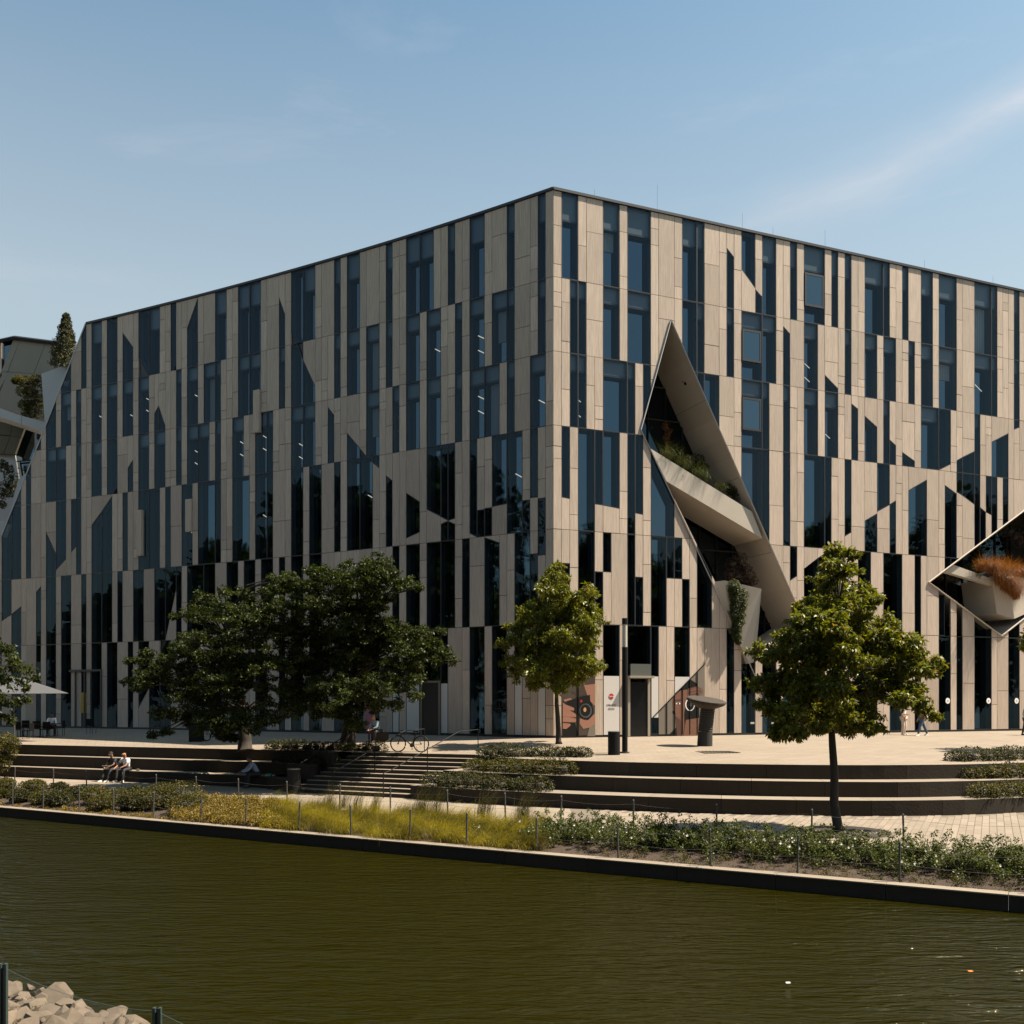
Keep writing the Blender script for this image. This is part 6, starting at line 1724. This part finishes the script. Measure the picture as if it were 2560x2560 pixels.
def sit(lean=.15, fwd=.45, arms='lap', head=(0, -.05, 0), leg=.45, spread=.1):
    J = dict(pelvis=(0, 0, .09), chest=(0, -lean, .46), neck=(0, -lean * 1.35, .60))
    J['head'] = (head[0], -lean * 1.5 + head[1], .755 + head[2])
    for s, m_ in (('l', 1), ('r', -1)):
        J['sh' + s] = (m_ * .19, -lean * 1.1, .53); J['hp' + s] = (m_ * .10, -.04, .07); J['kn' + s] = (m_ * (.11 + spread), -.44, .06)
        J['an' + s] = (m_ * (.10 + spread), -fwd, -leg + .06); J['to' + s] = (m_ * (.11 + spread), -fwd - .13, -leg + .04)
        if arms == 'lap': J['el' + s] = (m_ * .24, -lean - .16, .27); J['wr' + s] = (m_ * .12, -lean - .33, .18)
        else: J['el' + s] = (m_ * .25, -lean - .22, .27); J['wr' + s] = (m_ * .16, -lean - .46, .17)
    return J
def stand(step=0, wide=1.0, arms='down'):
    J = dict(pelvis=(0, 0, .94), chest=(0, .01, 1.30), neck=(0, 0, 1.46), head=(0, -.03, 1.59), wide=wide)
    for s, m_ in (('l', 1), ('r', -1)):
        J['sh' + s] = (m_ * .18, 0, 1.40); J['hp' + s] = (m_ * .09, 0, .90); J['kn' + s] = (m_ * .10, -.03 - step * m_ * .3, .49); J['an' + s] = (m_ * .10, .02 - step * m_ * .5, .09); J['to' + s] = (m_ * .12, -.12 - step * m_ * .5, .05)
        if arms == 'down': J['el' + s] = (m_ * .23, .03, 1.12); J['wr' + s] = (m_ * .24, -.08, .88)
        else: J['el' + s] = (m_ * .24, -.02, 1.10); J['wr' + s] = (m_ * .04, -.22, 1.12)
    return J
zs = ZT3
def seatpt(px, py): return gnd(px, py, zs)
s1 = seatpt(333, 1924)
ye = lambda x: yat(LT[3], x)
person(Vector((s1.x, ye(s1.x) + .10, zs)), RAD(-24), 'bald man in a white shirt and dark trousers sitting on the lowest seating step', dict(sit(.12, .5, 'reach', leg=.5), face=(-.3, -1, .05)), (.28, .13, .07), ('white_shirt', (.72, .70, .72)), ('black_trousers', (.02, .02, .024)), ('white_shoes', (.7, .68, .58)), short=True)
s2 = seatpt(309, 1923)
person(Vector((s2.x - .12, ye(s2.x - .12) + .12, zs)), RAD(-30), 'dark haired person in black clothes and white shoes sitting beside the man in white', dict(sit(.16, .62, 'lap', leg=.5), face=(-.1, -1, 0)), (.22, .12, .08), ('black_top', (.015, .015, .018)), ('black_trousers', (.02, .02, .024)), ('white_shoes', (.7, .68, .58)), hair=('black', (.012, .01, .01)), short=True)
mb = MB(); pb1 = Vector((s2.x - .45, ye(s2.x) - .12, zs + .22)); mb.box(pb1, (.34, .26, .04), .3); mb.box(pb1 + Vector((.02, .0, -.1)), (.28, .22, .12), .3); tag(mb.build('paper_bag', M['rock']), 'pale paper bag held on the knees of the person in black', 'bag')
mb = MB(); pb2 = Vector((s1.x + .5, ye(s1.x + .5) + .25, zs + .045)); mb.tube([pb2 + Vector((-.09, 0, 0)), pb2, pb2 + Vector((.09, 0, 0))], [.03, .05, .03], 8); tag(mb.build('crumpled_wrapper', M['rock']), 'crumpled pale wrapper lying on the seating step behind the man in white', 'wrapper')
s3 = gnd(640, 1950, -1.44); 
y3 = yat(LT[3], -11.2)
person(Vector((-10.95, 40.9 + .55, zs + .02)), RAD(-62), 'balding man in a pale blue shirt sitting in the tree shade', dict(sit(.24, .5, 'reach', (0, -.06, -.04), leg=.5), face=(-.1, -1, -.4)), (.25, .11, .07), ('blue_shirt', (.30, .36, .50)), ('dark_trousers', (.025, .025, .03)), ('dark_shoes', (.03, .03, .03)), hair=('greybrown', (.06, .05, .045)))
mb = MB(); mb.box((-10.45, 41.3, zs + .06), (.2, .12, .1)); tag(mb.build('green_box', mat('green_plastic', (.02, .22, .15), .5)), 'small green box beside the man in the pale blue shirt', 'box')
s4 = at(945, 1834, 46.6)
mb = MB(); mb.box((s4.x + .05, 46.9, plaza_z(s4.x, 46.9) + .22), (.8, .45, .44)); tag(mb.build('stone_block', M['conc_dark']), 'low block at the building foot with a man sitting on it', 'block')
person(Vector((s4.x, 46.85, plaza_z(s4.x, 46.85) + .44)), RAD(-40), 'man in a grey blue shirt sitting at the wall foot left of the entrance', dict(sit(.2, .45, 'lap'), face=(-.2, -1, 0)), (.3, .14, .08), ('greyblue_shirt', (.16, .22, .27)), ('dark_trousers', (.025, .025, .03)), ('dark_shoes', (.03, .03, .03)), hair=('brown', (.05, .03, .02)))
k1 = gnd(2259, 1838, -.05); k2 = gnd(2306, 1839, -.05)
person(Vector((k1.x, k1.y, plaza_z(k1.x, k1.y))), RAD(40), 'standing person in cream top and wide pale trousers partly behind the tree leaves', dict(stand(0, 1.25, 'fold'), face=(.3, -1, 0)), (.36, .18, .11), ('cream_top', (.62, .55, .5)), ('pale_trousers', (.55, .44, .36)), ('white_shoes', (.7, .68, .58)), hair=('auburn', (.10, .03, .015), 1), short=True)
person(Vector((k2.x, k2.y, plaza_z(k2.x, k2.y))), RAD(-70), 'walking person in blue jeans and pale trainers beside the one in cream', dict(stand(.8, 1.15), face=(0, -1, 0)), (.32, .16, .1), ('olive_top', (.20, .15, .07)), ('blue_jeans', (.045, .085, .14)), ('white_shoes', (.7, .68, .58)), hair=('brown', (.05, .03, .02)), short=True)
s5 = at(130, 1800, 55.2)
person(Vector((s5.x, 55.2, plaza_z(s5.x, 55.2) + .46)), RAD(20), 'guest in a white shirt sitting at the cafe tables far left', dict(sit(.1, .4, 'lap'), face=(-.5, -1, 0)), (.25, .13, .09), ('white_shirt', (.72, .70, .72)), ('dark_trousers', (.025, .025, .03)), ('dark_shoes', (.03, .03, .03)), hair=('black', (.012, .01, .01)))
chair(s5.x, 55.2, RAD(20), 'dark cafe chair under the guest in the white shirt')
k3 = gnd(2566, 1836, -.05)
person(Vector((k3.x, k3.y, plaza_z(k3.x, k3.y))), RAD(30), 'person in a grey top and black trousers at the right edge by the wall', dict(stand(.3, 1.0), face=(-.2, -1, 0)), (.3, .15, .1), ('grey_top', (.3, .3, .32)), ('black_trousers', (.02, .02, .024)), ('dark_shoes', (.03, .03, .03)), hair=('black', (.012, .01, .01)))
